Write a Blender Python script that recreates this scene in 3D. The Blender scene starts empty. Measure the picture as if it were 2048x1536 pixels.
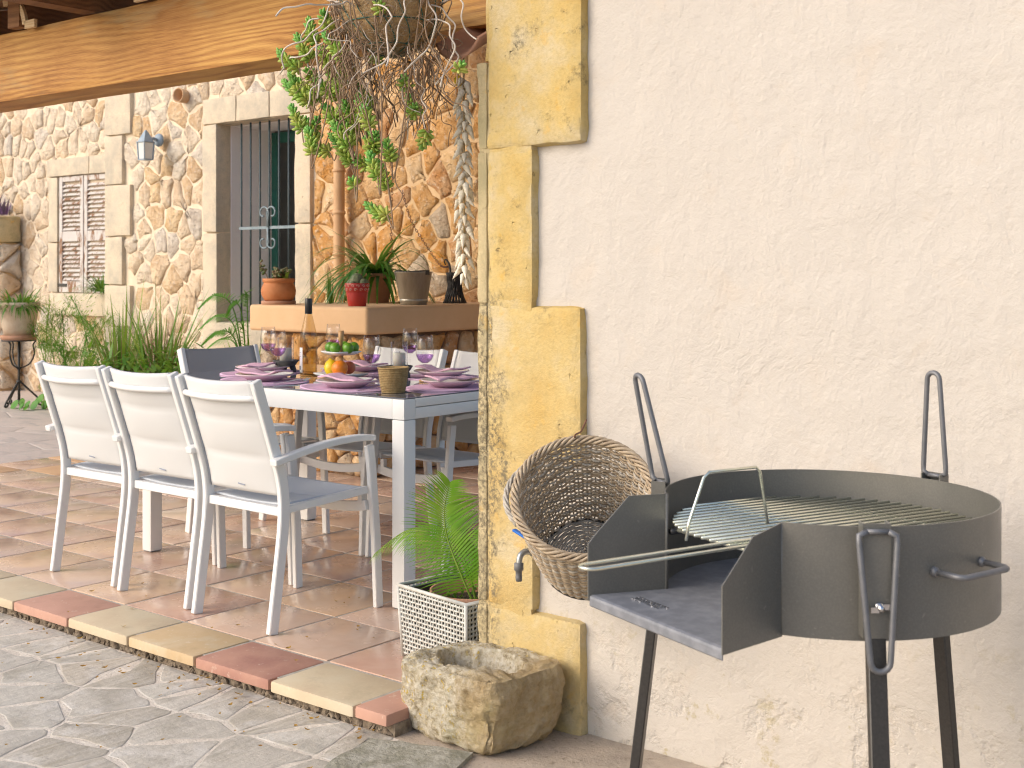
import bpy, bmesh, math, random
from mathutils import Vector, Matrix, Euler, noise
R = math.radians
random.seed(11)
scene = bpy.context.scene
COL = scene.collection
# ------------------------------------------------------------------ camera
cam_d = bpy.data.cameras.new('camera'); cam = bpy.data.objects.new('camera', cam_d); COL.objects.link(cam)
cam.location = (0, 0, 1.2); cam.rotation_euler = (R(90), 0, R(39))
cam_d.sensor_width = 36; cam_d.lens = 36 * 2550 / 2048; cam_d.shift_y = -223 / 2048
cam_d.clip_start = 0.05; cam_d.clip_end = 3000
cam_d.dof.use_dof = True; cam_d.dof.focus_distance = 3.9; cam_d.dof.aperture_fstop = 9.0
scene.camera = cam
# ------------------------------------------------------------------ sky, sun, exposure
SUN_EL, SUN_AZ = 31, 212          # azimuth of the sun, clockwise from +y
w = bpy.data.worlds.new('World'); scene.world = w; w.use_nodes = True
nt = w.node_tree; bg = nt.nodes['Background']; sk = nt.nodes.new('ShaderNodeTexSky')
sk.sky_type = 'NISHITA'; sk.sun_disc = False; sk.sun_elevation = R(SUN_EL); sk.sun_rotation = R(SUN_AZ)
sk.air_density = 1.0; sk.dust_density = 3.0; sk.ozone_density = 1.0
nt.links.new(sk.outputs[0], bg.inputs[0]); bg.inputs[1].default_value = 0.15
sd = bpy.data.lights.new('sun', 'SUN'); so = bpy.data.objects.new('sun', sd); COL.objects.link(so)
sd.energy = 0.7; sd.angle = R(45); sd.color = (1.0, 0.945, 0.875)
sdir = Vector((math.sin(R(SUN_AZ)) * math.cos(R(SUN_EL)), math.cos(R(SUN_AZ)) * math.cos(R(SUN_EL)), math.sin(R(SUN_EL))))
so.rotation_euler = sdir.to_track_quat('Z', 'Y').to_euler(); so.location = sdir * 30
vs = scene.view_settings; vs.view_transform = 'Standard'; vs.look = 'None'; vs.gamma = 1; vs.exposure = 0.70; vs.use_curve_mapping = False
scene.render.engine = 'CYCLES'
cy = scene.cycles; cy.use_denoising = True; cy.max_bounces = 10; cy.diffuse_bounces = 5; cy.glossy_bounces = 5; cy.transmission_bounces = 8; cy.transparent_max_bounces = 24
cy.caustics_reflective = False; cy.caustics_refractive = False; cy.sample_clamp_indirect = 8; cy.filter_width = 1.15

# ------------------------------------------------------------------ materials
MATS = {}
class NT:
    def __init__(s, name):
        s.m = bpy.data.materials.new(name); s.m.use_nodes = True; s.t = s.m.node_tree
        s.b = s.t.nodes['Principled BSDF']; MATS[name] = s.m
        s.tc = s.t.nodes.new('ShaderNodeTexCoord')
        s.vec = s.tc.outputs['Object']
    def n(s, typ, ins=None, **props):
        nd = s.t.nodes.new('ShaderNode' + typ)
        for k, v in props.items(): setattr(nd, k, v)
        for k, v in (ins or {}).items():
            if hasattr(v, 'is_output') or isinstance(v, bpy.types.NodeSocket): s.t.links.new(v, nd.inputs[k])
            else: nd.inputs[k].default_value = v
        return nd
    def rnd_vec(s):
        oi = s.n('ObjectInfo')
        mul = s.n('Math', {0: oi.outputs['Random'], 1: 57.0}, operation='MULTIPLY')
        add = s.n('VectorMath', {0: s.tc.outputs['Object'], 1: mul.outputs[0]}, operation='ADD')
        s.vec = add.outputs[0]; s.rand = oi.outputs['Random']
    def noise(s, scale, detail=5, rough=.6, vec=None, dist=0):
        return s.n('TexNoise', {'Vector': vec or s.vec, 'Scale': scale, 'Detail': detail, 'Roughness': rough, 'Distortion': dist}).outputs['Fac']
    def scaled(s, v3, vec=None):
        return s.n('VectorMath', {0: vec or s.vec, 1: v3}, operation='MULTIPLY').outputs[0]
    def ramp(s, fac, stops, interp='LINEAR'):
        nd = s.n('ValToRGB', {0: fac}); cr = nd.color_ramp; cr.interpolation = interp
        while len(cr.elements) > 1: cr.elements.remove(cr.elements[-1])
        for i, (p, c) in enumerate(stops):
            e = cr.elements[0] if i == 0 else cr.elements.new(p)
            e.position = p; e.color = (*c, 1) if len(c) == 3 else c
        return nd.outputs[0]
    def g(s, fac, a, b):
        nd = s.n('MapRange', {0: fac, 1: a, 2: b, 3: 0.0, 4: 1.0}); nd.clamp = True; return nd.outputs[0]
    def mix(s, fac, a, b, bt='MIX'):
        nd = s.n('MixRGB', {0: fac, 1: a if not isinstance(a, tuple) else (*a, 1), 2: b if not isinstance(b, tuple) else (*b, 1)}, blend_type=bt)
        return nd.outputs[0]
    def math(s, op, a, b=0.0): return s.n('Math', {0: a, 1: b}, operation=op).outputs[0]
    def set(s, **k):
        for kk, v in k.items():
            key = {'col': 'Base Color', 'rough': 'Roughness', 'metal': 'Metallic', 'spec': 'Specular IOR Level', 'coat': 'Coat Weight', 'trans': 'Transmission Weight', 'ior': 'IOR', 'alpha': 'Alpha', 'sss': 'Subsurface Weight', 'sheen': 'Sheen Weight', 'coatr': 'Coat Roughness'}[kk]
            if isinstance(v, bpy.types.NodeSocket): s.t.links.new(v, s.b.inputs[key])
            else: s.b.inputs[key].default_value = (*v, 1) if isinstance(v, tuple) and len(v) == 3 else v
        return s
    def bump(s, h, dist=.01, strength=1.0):
        nd = s.n('Bump', {'Height': h, 'Distance': dist, 'Strength': strength}); s.t.links.new(nd.outputs[0], s.b.inputs['Normal']); return s

def simple(name, c1, c2=None, rough=.6, sc=12, bump=0, bsc=60, rnd=0, metal=0, spec=.5, lo=.35, hi=.65, r2=None, **k):
    n = NT(name)
    n.rnd_vec()
    c2 = c2 or tuple(x * .8 for x in c1)
    f = n.noise(sc); col = n.ramp(f, [(lo, c1), (hi, c2)])
    if rnd:
        v = n.math('MULTIPLY_ADD', n.rand, 2 * rnd); v.node.inputs[2].default_value = 1 - rnd
        col = n.n('HueSaturation', {'Color': col, 'Value': v}).outputs[0]
    n.set(col=col, rough=rough, metal=metal, spec=spec, **k)
    if r2 is not None:
        rr = n.math('MULTIPLY_ADD', n.noise(sc * 1.7), r2 - rough); rr.node.inputs[2].default_value = rough
        n.set(rough=rr)
    if bump: n.bump(n.noise(bsc, 6), bump)
    return n.m

def mk_plaster():
    n = NT('plaster')
    big = n.noise(.9, 3); fine = n.noise(55, 8, .65); mid = n.noise(7, 8, .6, dist=.4)
    col = n.mix(n.g(big, .35, .7), (.56, .518, .465), (.545, .50, .445))
    col = n.mix(n.math('MULTIPLY', n.g(mid, .56, .8), .45), col, (.58, .475, .365))
    # low damp stains and spots where the plaster has flaked
    sx = n.n('SeparateXYZ', {0: n.tc.outputs['Object']})
    lowf = n.g(sx.outputs[2], .55, -.1)
    spots = n.g(n.noise(9, 7, .7), .585, .63)
    col = n.mix(n.math('MULTIPLY', spots, n.math('MULTIPLY', lowf, .95)), col, (.42, .36, .22))
    foot = n.g(n.math('ADD', sx.outputs[2], n.math('MULTIPLY', n.noise(6, 5), .12)), .07, -.0)
    col = n.mix(n.math('MULTIPLY', foot, .6), col, (.40, .36, .24))
    # trowel lines: stretched noise and thin flaked ridges
    tr = n.noise(1.0, 9, .62, vec=n.scaled((13, 8, 9)), dist=.5)
    ridge = n.math('ABSOLUTE', n.math('SUBTRACT', n.noise(3.2, 7, .62, dist=.8), .5))
    edgem = n.math('MULTIPLY', n.math('SUBTRACT', 1.0, n.g(ridge, .0, .03)), n.g(n.noise(2.6, 4), .47, .62))
    h = n.math('ADD', n.math('MULTIPLY', tr, .5), n.math('MULTIPLY', fine, .20))
    h = n.math('ADD', h, n.math('MULTIPLY', edgem, -.05))
    h = n.math('ADD', h, n.math('MULTIPLY', n.noise(18, 5, .6), .30))
    low = n.math('MULTIPLY', n.g(n.noise(7, 6, .65), .52, .66), lowf)
    h = n.math('SUBTRACT', h, n.math('MULTIPLY', low, .6))
    n.set(col=col, rough=.9, spec=.2).bump(h, .0135, 1.0)
mk_plaster()

def mk_sandstone(name, A, B, C, lich):
    n = NT(name); n.rnd_vec()
    gcoord = n.n('NewGeometry').outputs['Position']
    col = n.ramp(n.noise(4.2, 7, .62), [(.34, A), (.5, B), (.66, C)])
    col = n.mix(n.math('MULTIPLY', n.g(n.noise(90, 4), .45, .75), .35), col, tuple(x * .62 for x in B))
    col = n.mix(n.g(n.noise(5, 4, .5), .62, .75), col, tuple(min(.9, x * 1.12) for x in C))
    if lich:
        sp = n.g(n.noise(75, 8, .75), .42, .58); area = n.g(n.noise(7, 6, .7), .53, .62)
        pos = n.n('SeparateXYZ', {0: gcoord})
        left = n.math('MULTIPLY', n.g(pos.outputs[0], -2.27, -2.40), n.g(n.math('ABSOLUTE', n.math('SUBTRACT', pos.outputs[2], .62)), .75, .15))
        col = n.mix(n.math('MULTIPLY', n.math('MULTIPLY', sp, n.g(n.math('ADD', n.noise(7, 6, .7), n.math('MULTIPLY', left, .38)), .57, .70)), .95), col, (.10, .085, .055))
        col = n.mix(n.math('MULTIPLY', n.g(n.noise(11, 5), .6, .7), .6), col, (.68, .40, .07))
    else:
        col = n.mix(n.math('MULTIPLY', n.g(n.noise(3.2, 6, .7), .46, .66), .65), col, (.40, .365, .30))
    if lich:
        pz = n.n('SeparateXYZ', {0: gcoord}).outputs[2]
        fade = n.g(n.math('ADD', pz, n.math('MULTIPLY', n.noise(4, 5), .9)), 1.75, 1.0)
        col = n.mix(n.math('MULTIPLY', fade, .18), col, (.60, .50, .33))
    h = n.math('ADD', n.math('MULTIPLY', n.noise(120, 6, .7), .5), n.noise(14, 5))
    h = n.math('SUBTRACT', h, n.g(n.noise(28, 2), .70, .76))
    n.set(col=col, rough=.92, spec=.15).bump(h, .007, 1.0)
mk_sandstone('sandstone_yellow', (.57, .385, .125), (.60, .45, .19), (.60, .51, .33), True)
mk_sandstone('sandstone_pale', (.62, .54, .42), (.70, .59, .44), (.60, .52, .40), False)
mk_sandstone('sandstone_weathered', (.44, .36, .20), (.56, .46, .27), (.36, .31, .18), True)

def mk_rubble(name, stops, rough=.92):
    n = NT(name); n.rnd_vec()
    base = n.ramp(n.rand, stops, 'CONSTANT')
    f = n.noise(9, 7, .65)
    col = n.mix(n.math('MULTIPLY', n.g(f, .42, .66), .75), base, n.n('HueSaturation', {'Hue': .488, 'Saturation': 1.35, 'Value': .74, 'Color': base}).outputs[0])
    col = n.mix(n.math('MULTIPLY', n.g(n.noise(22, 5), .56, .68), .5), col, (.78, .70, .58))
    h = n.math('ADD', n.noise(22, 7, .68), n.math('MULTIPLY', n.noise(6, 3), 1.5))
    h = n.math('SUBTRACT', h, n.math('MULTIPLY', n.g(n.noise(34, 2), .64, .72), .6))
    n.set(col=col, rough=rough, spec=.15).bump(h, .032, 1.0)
mk_rubble('rubble_pale_lit', [(0, (.76, .61, .44)), (.2, (.77, .65, .50)), (.42, (.72, .54, .35)), (.6, (.79, .69, .55)), (.74, (.74, .57, .39)), (.86, (.69, .61, .51)), (.94, (.75, .57, .36))])  # same stone as on the porch side; open-air glare put into the colour
mk_rubble('rubble_orange_shade', [(0, (.68, .43, .21)), (.2, (.72, .51, .29)), (.4, (.64, .38, .17)), (.55, (.74, .55, .34)), (.7, (.67, .45, .24)), (.85, (.60, .37, .20)), (.95, (.52, .42, .31))])  # same stone again, with porch shade and warm bounce in its colour
simple('mortar_pale_lit', (.78, .66, .50), (.72, .58, .42), .95, 10, .006, 40)  # joints of the open wall, brightened in colour for the same glare
simple('mortar_orange', (.68, .49, .29), (.60, .41, .22), .95, 10, .006, 40)
simple('mortar_dark', (.13, .08, .05), (.22, .14, .08), .95, 14, .006, 40)

def mk_wood(name, dark, mid, light, sc=1.0, grey=None):
    n = NT(name); n.rnd_vec()
    warp = n.noise(1.0, 2, .45, vec=n.scaled((.9 * sc, 4.2 * sc, 4.2 * sc)), dist=.3)
    sx = n.n('SeparateXYZ', {0: n.vec})
    ringv = n.math('ADD', n.math('MULTIPLY', warp, 44.0), n.math('MULTIPLY', sx.outputs[2], 230.0 * sc))
    band = n.g(n.math('SINE', ringv), -1, 1)
    fine = n.noise(5, 6, .7, vec=n.scaled((1.6 * sc, 90 * sc, 90 * sc)))
    big = n.noise(1.3, 3, .5, vec=n.scaled((.8 * sc, 2, 2)))
    f = n.math('ADD', n.math('MULTIPLY', n.math('MULTIPLY', band, n.g(n.noise(2.0, 3), .3, .7)), .24), n.math('ADD', n.math('MULTIPLY', fine, .62), n.math('MULTIPLY', big, .45)))
    col = n.ramp(f, [(.42, dark), (.57, mid), (.76, light)])
    col = n.mix(n.math('MULTIPLY', n.g(warp, .58, .70), .30), col, dark)
    if grey: col = n.mix(n.math('MULTIPLY', n.g(n.noise(2.2, 4, .6, vec=n.scaled((.7, 4, 4))), .58, .72), .5), col, grey)
    n.set(col=col, rough=.62, spec=.3).bump(n.math('ADD', n.math('MULTIPLY', fine, .6), n.math('MULTIPLY', band, .3)), .003, .7)
mk_wood('wood_beam', (.20, .075, .018), (.43, .20, .05), (.62, .35, .10), 1.0, (.40, .33, .17))
mk_wood('wood_dark', (.10, .042, .018), (.19, .085, .034), (.29, .14, .06))
mk_wood('wood_light', (.48, .30, .15), (.60, .42, .23), (.66, .50, .31), 2.5)

def mk_tile():
    n = NT('terracotta_tile'); n.rnd_vec()
    base = n.ramp(n.rand, [(0, (.58, .385, .29)), (.14, (.61, .43, .32)), (.28, (.54, .35, .265)), (.42, (.62, .42, .275)), (.56, (.58, .41, .325)), (.70, (.52, .325, .245)), (.84, (.66, .50, .38)), (.94, (.60, .395, .29))], 'CONSTANT')
    f = n.noise(4.5, 6, .6, dist=.6)
    col = n.mix(n.math('MULTIPLY', n.g(f, .38, .68), .65), base, (.64, .49, .38))
    col = n.mix(n.math('MULTIPLY', n.g(n.noise(3.5, 4), .5, .75), .45), col, (.38, .235, .17))
    scuff = n.g(n.noise(1, 6, .7, vec=n.scaled((9, 4, 5))), .62, .70)
    col = n.mix(n.math('MULTIPLY', scuff, .25), col, (.58, .48, .42))
    rr = n.ramp(n.noise(6, 4), [(.35, (.14,) * 3), (.7, (.34,) * 3)])
    n.set(col=col, rough=rr, spec=.55).bump(n.math('ADD', n.noise(5, 3), n.math('MULTIPLY', n.noise(60, 3), .08)), .004, .5)
mk_tile()
def mk_edge(name, a, b, c):
    n = NT(name); n.rnd_vec()
    col = n.ramp(n.noise(5, 7, .62), [(.32, a), (.5, b), (.72, c)])
    col = n.mix(n.math('MULTIPLY', n.g(n.noise(9, 6, .7), .56, .72), .35), col, tuple(x * .62 for x in b))
    col = n.mix(n.math('MULTIPLY', n.g(n.noise(40, 4), .62, .7), .35), col, (.72, .62, .48))
    n.set(col=col, rough=.62, spec=.35).bump(n.math('ADD', n.noise(6, 4), n.math('MULTIPLY', n.noise(70, 4), .12)), .004, .7)
mk_edge('edge_cream', (.60, .52, .38), (.58, .48, .33), (.52, .40, .27))
mk_edge('edge_tan', (.58, .43, .26), (.54, .39, .22), (.58, .48, .33))
mk_edge('edge_red', (.54, .31, .235), (.51, .29, .215), (.45, .25, .185))
mk_edge('edge_darkred', (.38, .19, .145), (.45, .245, .18), (.33, .155, .125))
simple('grout', (.48, .43, .37), (.38, .34, .28), .9, 30, .002, 90)
def mk_flag():
    n = NT('flagstone'); n.rnd_vec()
    base = n.ramp(n.rand, [(0, (.43, .385, .315)), (.25, (.48, .44, .375)), (.5, (.40, .355, .285)), (.7, (.50, .465, .40)), (.88, (.46, .40, .315))], 'CONSTANT')
    v = n.scaled((60, 5, 20)); st = n.noise(1.0, 6, .7, vec=v)
    col = n.mix(n.math('MULTIPLY', n.g(st, .36, .66), .6), base, (.66, .61, .54))
    col = n.mix(n.math('MULTIPLY', n.g(n.noise(4, 6, .65), .5, .68), .5), col, (.24, .21, .16))
    col = n.mix(n.math('MULTIPLY', n.g(n.noise(6, 7, .7), .54, .64), .6), col, (.68, .64, .585))
    n.set(col=col, rough=.8, spec=.3).bump(n.math('ADD', n.math('MULTIPLY', st, .6), n.noise(22, 7, .65)), .006, 1)
mk_flag()
simple('flag_mortar', (.72, .65, .56), (.60, .53, .45), .92, 9, .006, 50)
def mk_ground():
    n = NT('ground_concrete')
    col = n.ramp(n.noise(3, 8, .65), [(.3, (.34, .29, .24)), (.5, (.50, .42, .34)), (.7, (.44, .36, .28))])
    col = n.mix(n.math('MULTIPLY', n.g(n.noise(28, 7, .7), .58, .66), .6), col, (.17, .14, .10))
    n.set(col=col, rough=.92, spec=.2).bump(n.noise(35, 8, .7), .008, 1)
mk_ground()
def mk_court():
    n = NT('courtyard_slab'); n.rnd_vec()
    col = n.ramp(n.noise(1, 7, .6, vec=n.scaled((3, 7, 5)), dist=.8), [(.3, (.36, .33, .30)), (.5, (.56, .47, .41)), (.7, (.47, .42, .37))])
    n.set(col=col, rough=.62, spec=.4).bump(n.noise(18, 7), .006, .8)
mk_court()
def mk_trough():
    n = NT('trough_stone')
    sx = n.n('SeparateXYZ', {0: n.tc.outputs['Object']})
    f = n.noise(48, 9, .74)
    col = n.ramp(f, [(.33, (.25, .20, .125)), (.43, (.52, .44, .30)), (.52, (.66, .59, .45)), (.63, (.76, .71, .60))])
    side = n.g(n.math('ADD', sx.outputs[0], n.math('MULTIPLY', n.noise(7, 5), .12)), .11, .20)  # brown right side; the shaded face's darker tone is put into the colour
    col = n.mix(n.math('MULTIPLY', side, .75), col, n.ramp(n.noise(9, 7, .6), [(.35, (.40, .27, .12)), (.6, (.58, .43, .22)), (.75, (.48, .38, .24))]))
    lich = n.math('MULTIPLY', n.math('MULTIPLY', n.g(n.noise(75, 3, .5), .60, .64), n.g(n.noise(9, 3), .42, .56)), n.g(sx.outputs[0], .12, 0))
    col = n.mix(n.math('MULTIPLY', lich, .85), col, (.62, .44, .05))
    green = n.g(n.noise(5, 4), .55, .7)
    col = n.mix(n.math('MULTIPLY', green, .3), col, (.33, .32, .14))
    n.set(col=col, rough=.95, spec=.15).bump(n.math('ADD', f, n.math('MULTIPLY', n.noise(80, 6, .75), .6)), .016, 1)
mk_trough()
simple('bedding_shaded', (.16, .12, .085), (.32, .26, .19), .95, 40, .006, 60)  # dirt brown, with the shadow gap below the nosing darkened into it
simple('lichen_slab', (.40, .38, .32), (.26, .25, .19), .95, 16, .008, 60, lo=.4, hi=.6)

simple('white_paint', (.75, .75, .735), (.73, .73, .72), .38, 3, spec=.4)
def mk_fabric():
    n = NT('sling_fabric')
    wv = n.n('TexWave', {'Vector': n.vec, 'Scale': 330.0}, bands_direction='X').outputs['Fac']
    wz = n.n('TexWave', {'Vector': n.vec, 'Scale': 330.0}, bands_direction='DIAGONAL').outputs['Fac']
    col = n.mix(n.noise(3, 3), (.655, .655, .645), (.63, .63, .62))
    n.set(col=col, rough=.75, spec=.25, sheen=.15).bump(n.math('ADD', wv, wz), .0005, .25)
mk_fabric()
def mk_fabric3():
    n = NT('sling_seat_sky'); n.set(col=n.mix(n.noise(3, 3), (.57, .61, .66), (.54, .58, .63)), rough=.6, spec=.35, sheen=.2).bump(n.noise(300, 2), .0005, .3)  # blue of the seat is sky reflection put into the fabric colour
mk_fabric3()
def mk_fabric2():
    n = NT('sling_grey'); n.set(col=n.mix(n.noise(3, 3), (.37, .36, .365), (.34, .33, .335)), rough=.7, spec=.3, sheen=.1).bump(n.noise(300, 2), .0005, .3)
mk_fabric2()
simple('seam_grey', (.30, .33, .40), None, .8)
def mk_glass_top():
    n = NT('table_glass'); n.set(col=n.mix(n.noise(2, 2), (.17, .18, .215), (.19, .20, .23)), rough=.05, spec=.6, coat=.6, coatr=.02)
mk_glass_top()
def mk_clear(name, col, edge=.86, body=.0):
    n = NT(name); lw = n.n('LayerWeight', {'Blend': .5}); c = n.mix(n.noise(2, 1), col, tuple(min(1, x * 1.01) for x in col))
    tr = n.n('BsdfTransparent', {'Color': n.mix(n.g(lw.outputs['Facing'], .72, 1.0), c, tuple(x * edge for x in col))})
    gl = n.n('BsdfGlossy', {'Roughness': .02})
    f5 = n.math('POWER', n.g(lw.outputs['Facing'], .35, 1.0), 3.0)
    fac = n.math('MULTIPLY_ADD', f5, .7); fac.node.inputs[2].default_value = .045
    mx = n.n('MixShader', {0: fac, 1: tr.outputs[0], 2: gl.outputs[0]})
    n.t.links.new(mx.outputs[0], n.t.nodes['Material Output'].inputs[0])
mk_clear('clear_glass', (.985, .985, .99)); mk_clear('lilac_glass', (.80, .68, .86)); mk_clear('wine_glass_bottle', (.86, .78, .58), .45); mk_clear('pane_glass', (.9, .95, .95))
simple('rose_wine', (.62, .42, .22), (.58, .38, .2), .2, 4)
simple('pink_linen', (.67, .45, .62), (.62, .41, .57), .85, 60, .001, 250)
simple('pink_napkin', (.70, .45, .57), (.65, .40, .52), .85, 18, .002, 180)
simple('lilac_ceramic', (.68, .55, .57), (.62, .49, .52), .25, 8)
simple('cream_ceramic', (.74, .72, .66), None, .2, 8)
simple('white_ceramic', (.80, .81, .82), (.78, .79, .8), .12, 6)
simple('lime_skin', (.06, .20, .012), (.13, .30, .02), .35, 9, .001, 160)
simple('lemon_skin', (.72, .53, .015), (.66, .46, .01), .4, 8, .0015, 120)
simple('orange_skin', (.80, .24, .01), (.74, .19, .01), .4, 8, .0012, 190)
simple('peach_skin', (.45, .08, .04), (.5, .2, .06), .5, 9)
simple('turned_wood', (.55, .33, .15), (.46, .26, .11), .5, 20)
simple('black_stone', (.06, .062, .066), (.09, .09, .092), .8, 30, .003, 120)
simple('candle_wax', (.78, .76, .66), None, .5, 5, sss=.2)
simple('steel', (.62, .62, .64), None, .2, 5, metal=1)
simple('straw_weave', (.30, .19, .075), (.42, .29, .13), .8, 70, .003, 260)
simple('black_cap', (.02, .02, .022), None, .35, 5)
simple('label_paper', (.80, .80, .80), None, .7, 5)
simple('print_grey', (.16, .20, .28), None, .7, 5)
def mk_bbq():
    n = NT('bbq_steel')
    c = n.mix(n.g(n.noise(300, 3), .45, .6), (.158, .154, .138), (.180, .175, .157))
    c = n.mix(n.math('MULTIPLY', n.g(n.noise(5, 6, .65), .48, .7), .35), c, (.23, .215, .185))
    c = n.mix(n.math('MULTIPLY', n.g(n.noise(60, 3, .5), .70, .74), .5), c, (.30, .28, .25))
    n.set(col=c, rough=n.ramp(n.noise(9, 5), [(.35, (.30,) * 3), (.7, (.46,) * 3)]), metal=.3, spec=.5).bump(n.noise(700, 2), .0003, .4)
mk_bbq()
def mk_tray():
    n = NT('bbq_tray'); c = n.mix(n.g(n.noise(35, 5), .4, .65), (.20, .21, .235), (.27, .28, .31))
    n.set(col=c, rough=.5, metal=.3).bump(n.noise(160, 3), .0004, .4)
mk_tray()
simple('leg_steel', (.045, .042, .040), (.06, .056, .052), .4, 200, metal=.3)
simple('rod_dark', (.15, .155, .165), (.18, .18, .19), .45, 60, metal=.3)
simple('zinc_rod', (.78, .78, .66), (.70, .73, .60), .26, 25, metal=.85)
simple('zinc_bright', (.75, .75, .76), None, .18, 25, metal=1)
simple('willow', (.53, .43, .30), (.30, .22, .145), .7, 45, .001, 300, lo=.3, hi=.7)
simple('willow_grey', (.56, .52, .45), (.30, .26, .21), .75, 45, .001, 300, lo=.3, hi=.7)
simple('resin_white', (.62, .62, .58), (.50, .49, .44), .55, 25)
simple('resin_dark', (.06, .06, .055), None, .8, 10)
simple('brass_grey', (.42, .43, .42), (.34, .35, .35), .35, 30, metal=.7)
simple('grey_plastic', (.16, .165, .17), None, .5, 10)
simple('blue_paint', (.02, .16, .60), None, .4, 10)
simple('rust', (.20, .09, .05), (.13, .06, .035), .85, 60, .002, 120)
simple('iron_black', (.035, .034, .033), (.055, .05, .045), .6, 40, metal=.3)
simple('iron_pale', (.16, .22, .25), (.24, .30, .33), .6, 40)
simple('iron_blue', (.030, .050, .060), (.055, .08, .09), .55, 40, metal=.2)
simple('green_paint', (.012, .13, .095), (.015, .10, .075), .5, 10)
simple('reveal_plaster', (.84, .79, .79), (.86, .82, .81), .9, 4, .002, 40)
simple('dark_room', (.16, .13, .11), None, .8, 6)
def mk_shutter():
    n = NT('shutter_paint'); n.rnd_vec()
    f = n.noise(1, 7, .65, vec=n.scaled((16, 16, 5)))
    col = n.mix(n.g(f, .50, .60), n.mix(n.noise(9, 3), (.62, .585, .55), (.52, .48, .45)), (.24, .12, .06))
    n.set(col=col, rough=.75).bump(f, .002, .6)
mk_shutter()
simple('terracotta', (.48, .17, .055), (.56, .23, .09), .75, 12, .002, 90)
simple('terracotta_pale', (.60, .50, .38), (.50, .38, .27), .85, 9, .003, 60)
simple('clay_pipe', (.62, .40, .22), (.52, .31, .16), .75, 6, .002, 60)
simple('pink_terracotta', (.46, .25, .16), (.40, .20, .12), .8, 12)
simple('red_glaze', (.42, .035, .028), (.38, .03, .025), .16, 8)
simple('red_pattern', (.62, .42, .34), (.58, .36, .30), .4, 50)
def mk_galv():
    n = NT('galvanised'); c = n.mix(n.g(n.noise(1, 6, .6, vec=n.scaled((14, 14, 3))), .4, .65), (.44, .42, .36), (.29, .27, .23)); n.set(col=c, rough=.45, metal=.7)
mk_galv()
simple('soil', (.05, .035, .022), (.09, .06, .035), .95, 60, .01, 90)
simple('coir', (.52, .35, .17), (.36, .22, .10), .95, 60, .012, 130)
simple('green_wire', (.02, .12, .09), None, .5, 10)
simple('stem_brown', (.44, .31, .20), (.32, .20, .12), .85, 25, rnd=.3)
simple('stem_pale', (.66, .60, .53), (.54, .45, .36), .85, 25)
def leafm(name, a, b, rough=.45, tr=.25, nsc=14):
    n = NT(name); n.rnd_vec(); c = n.ramp(n.noise(nsc, 3), [(.35, a), (.65, b)])
    n.set(col=c, rough=rough, spec=.4)
    td = n.n('BsdfTranslucent', {'Color': n.mix(.5, c, (.35, .5, .05))}); mx = n.n('MixShader', {0: tr, 1: n.b.outputs[0], 2: td.outputs[0]})
    n.t.links.new(mx.outputs[0], n.t.nodes['Material Output'].inputs[0])
leafm('sedum_leaf', (.24, .44, .06), (.52, .54, .12), .38, .12, 22)
leafm('sedum_tip', (.16, .44, .09), (.30, .52, .10), .38, .12, 22)
leafm('palm_leaf', (.11, .31, .015), (.24, .42, .04), .34, .35, 9)
leafm('spider_leaf', (.035, .15, .02), (.07, .21, .035), .35, .25)
leafm('grass_leaf', (.08, .22, .03), (.15, .28, .05), .5, .3)
leafm('grass_light', (.20, .34, .04), (.26, .38, .06), .5, .35)
leafm('grass_dry', (.26, .17, .09), (.34, .24, .13), .8, .1)
leafm('fern_leaf', (.06, .24, .02), (.12, .30, .03), .5, .3)
leafm('purple_leaf', (.12, .05, .16), (.20, .10, .24), .5, .2)
leafm('succulent_leaf', (.10, .22, .07), (.26, .14, .08), .4, .1, 30)
leafm('dead_leaf', (.45, .26, .05), (.30, .14, .04), .8, .2, 60)
simple('cactus', (.10, .14, .06), (.20, .22, .13), .7, 60, .003, 150)
simple('shell', (.76, .67, .50), (.80, .74, .62), .5, 25, .001, 120, rnd=.12)
simple('rope', (.50, .36, .18), None, .9, 60)
simple('black_wicker', (.022, .021, .021), None, .6, 60, .003, 150)
simple('check_navy', (.03, .035, .09), None, .2, 10)
simple('check_white', (.72, .70, .62), None, .2, 10)
simple('blue_metal', (.22, .29, .36), (.30, .37, .43), .55, 40)
simple('frosted', (.74, .75, .72), None, .4, 6)
simple('counter_render', (.70, .47, .27), (.64, .42, .23), .75, 3.5, .002, 50)

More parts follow.
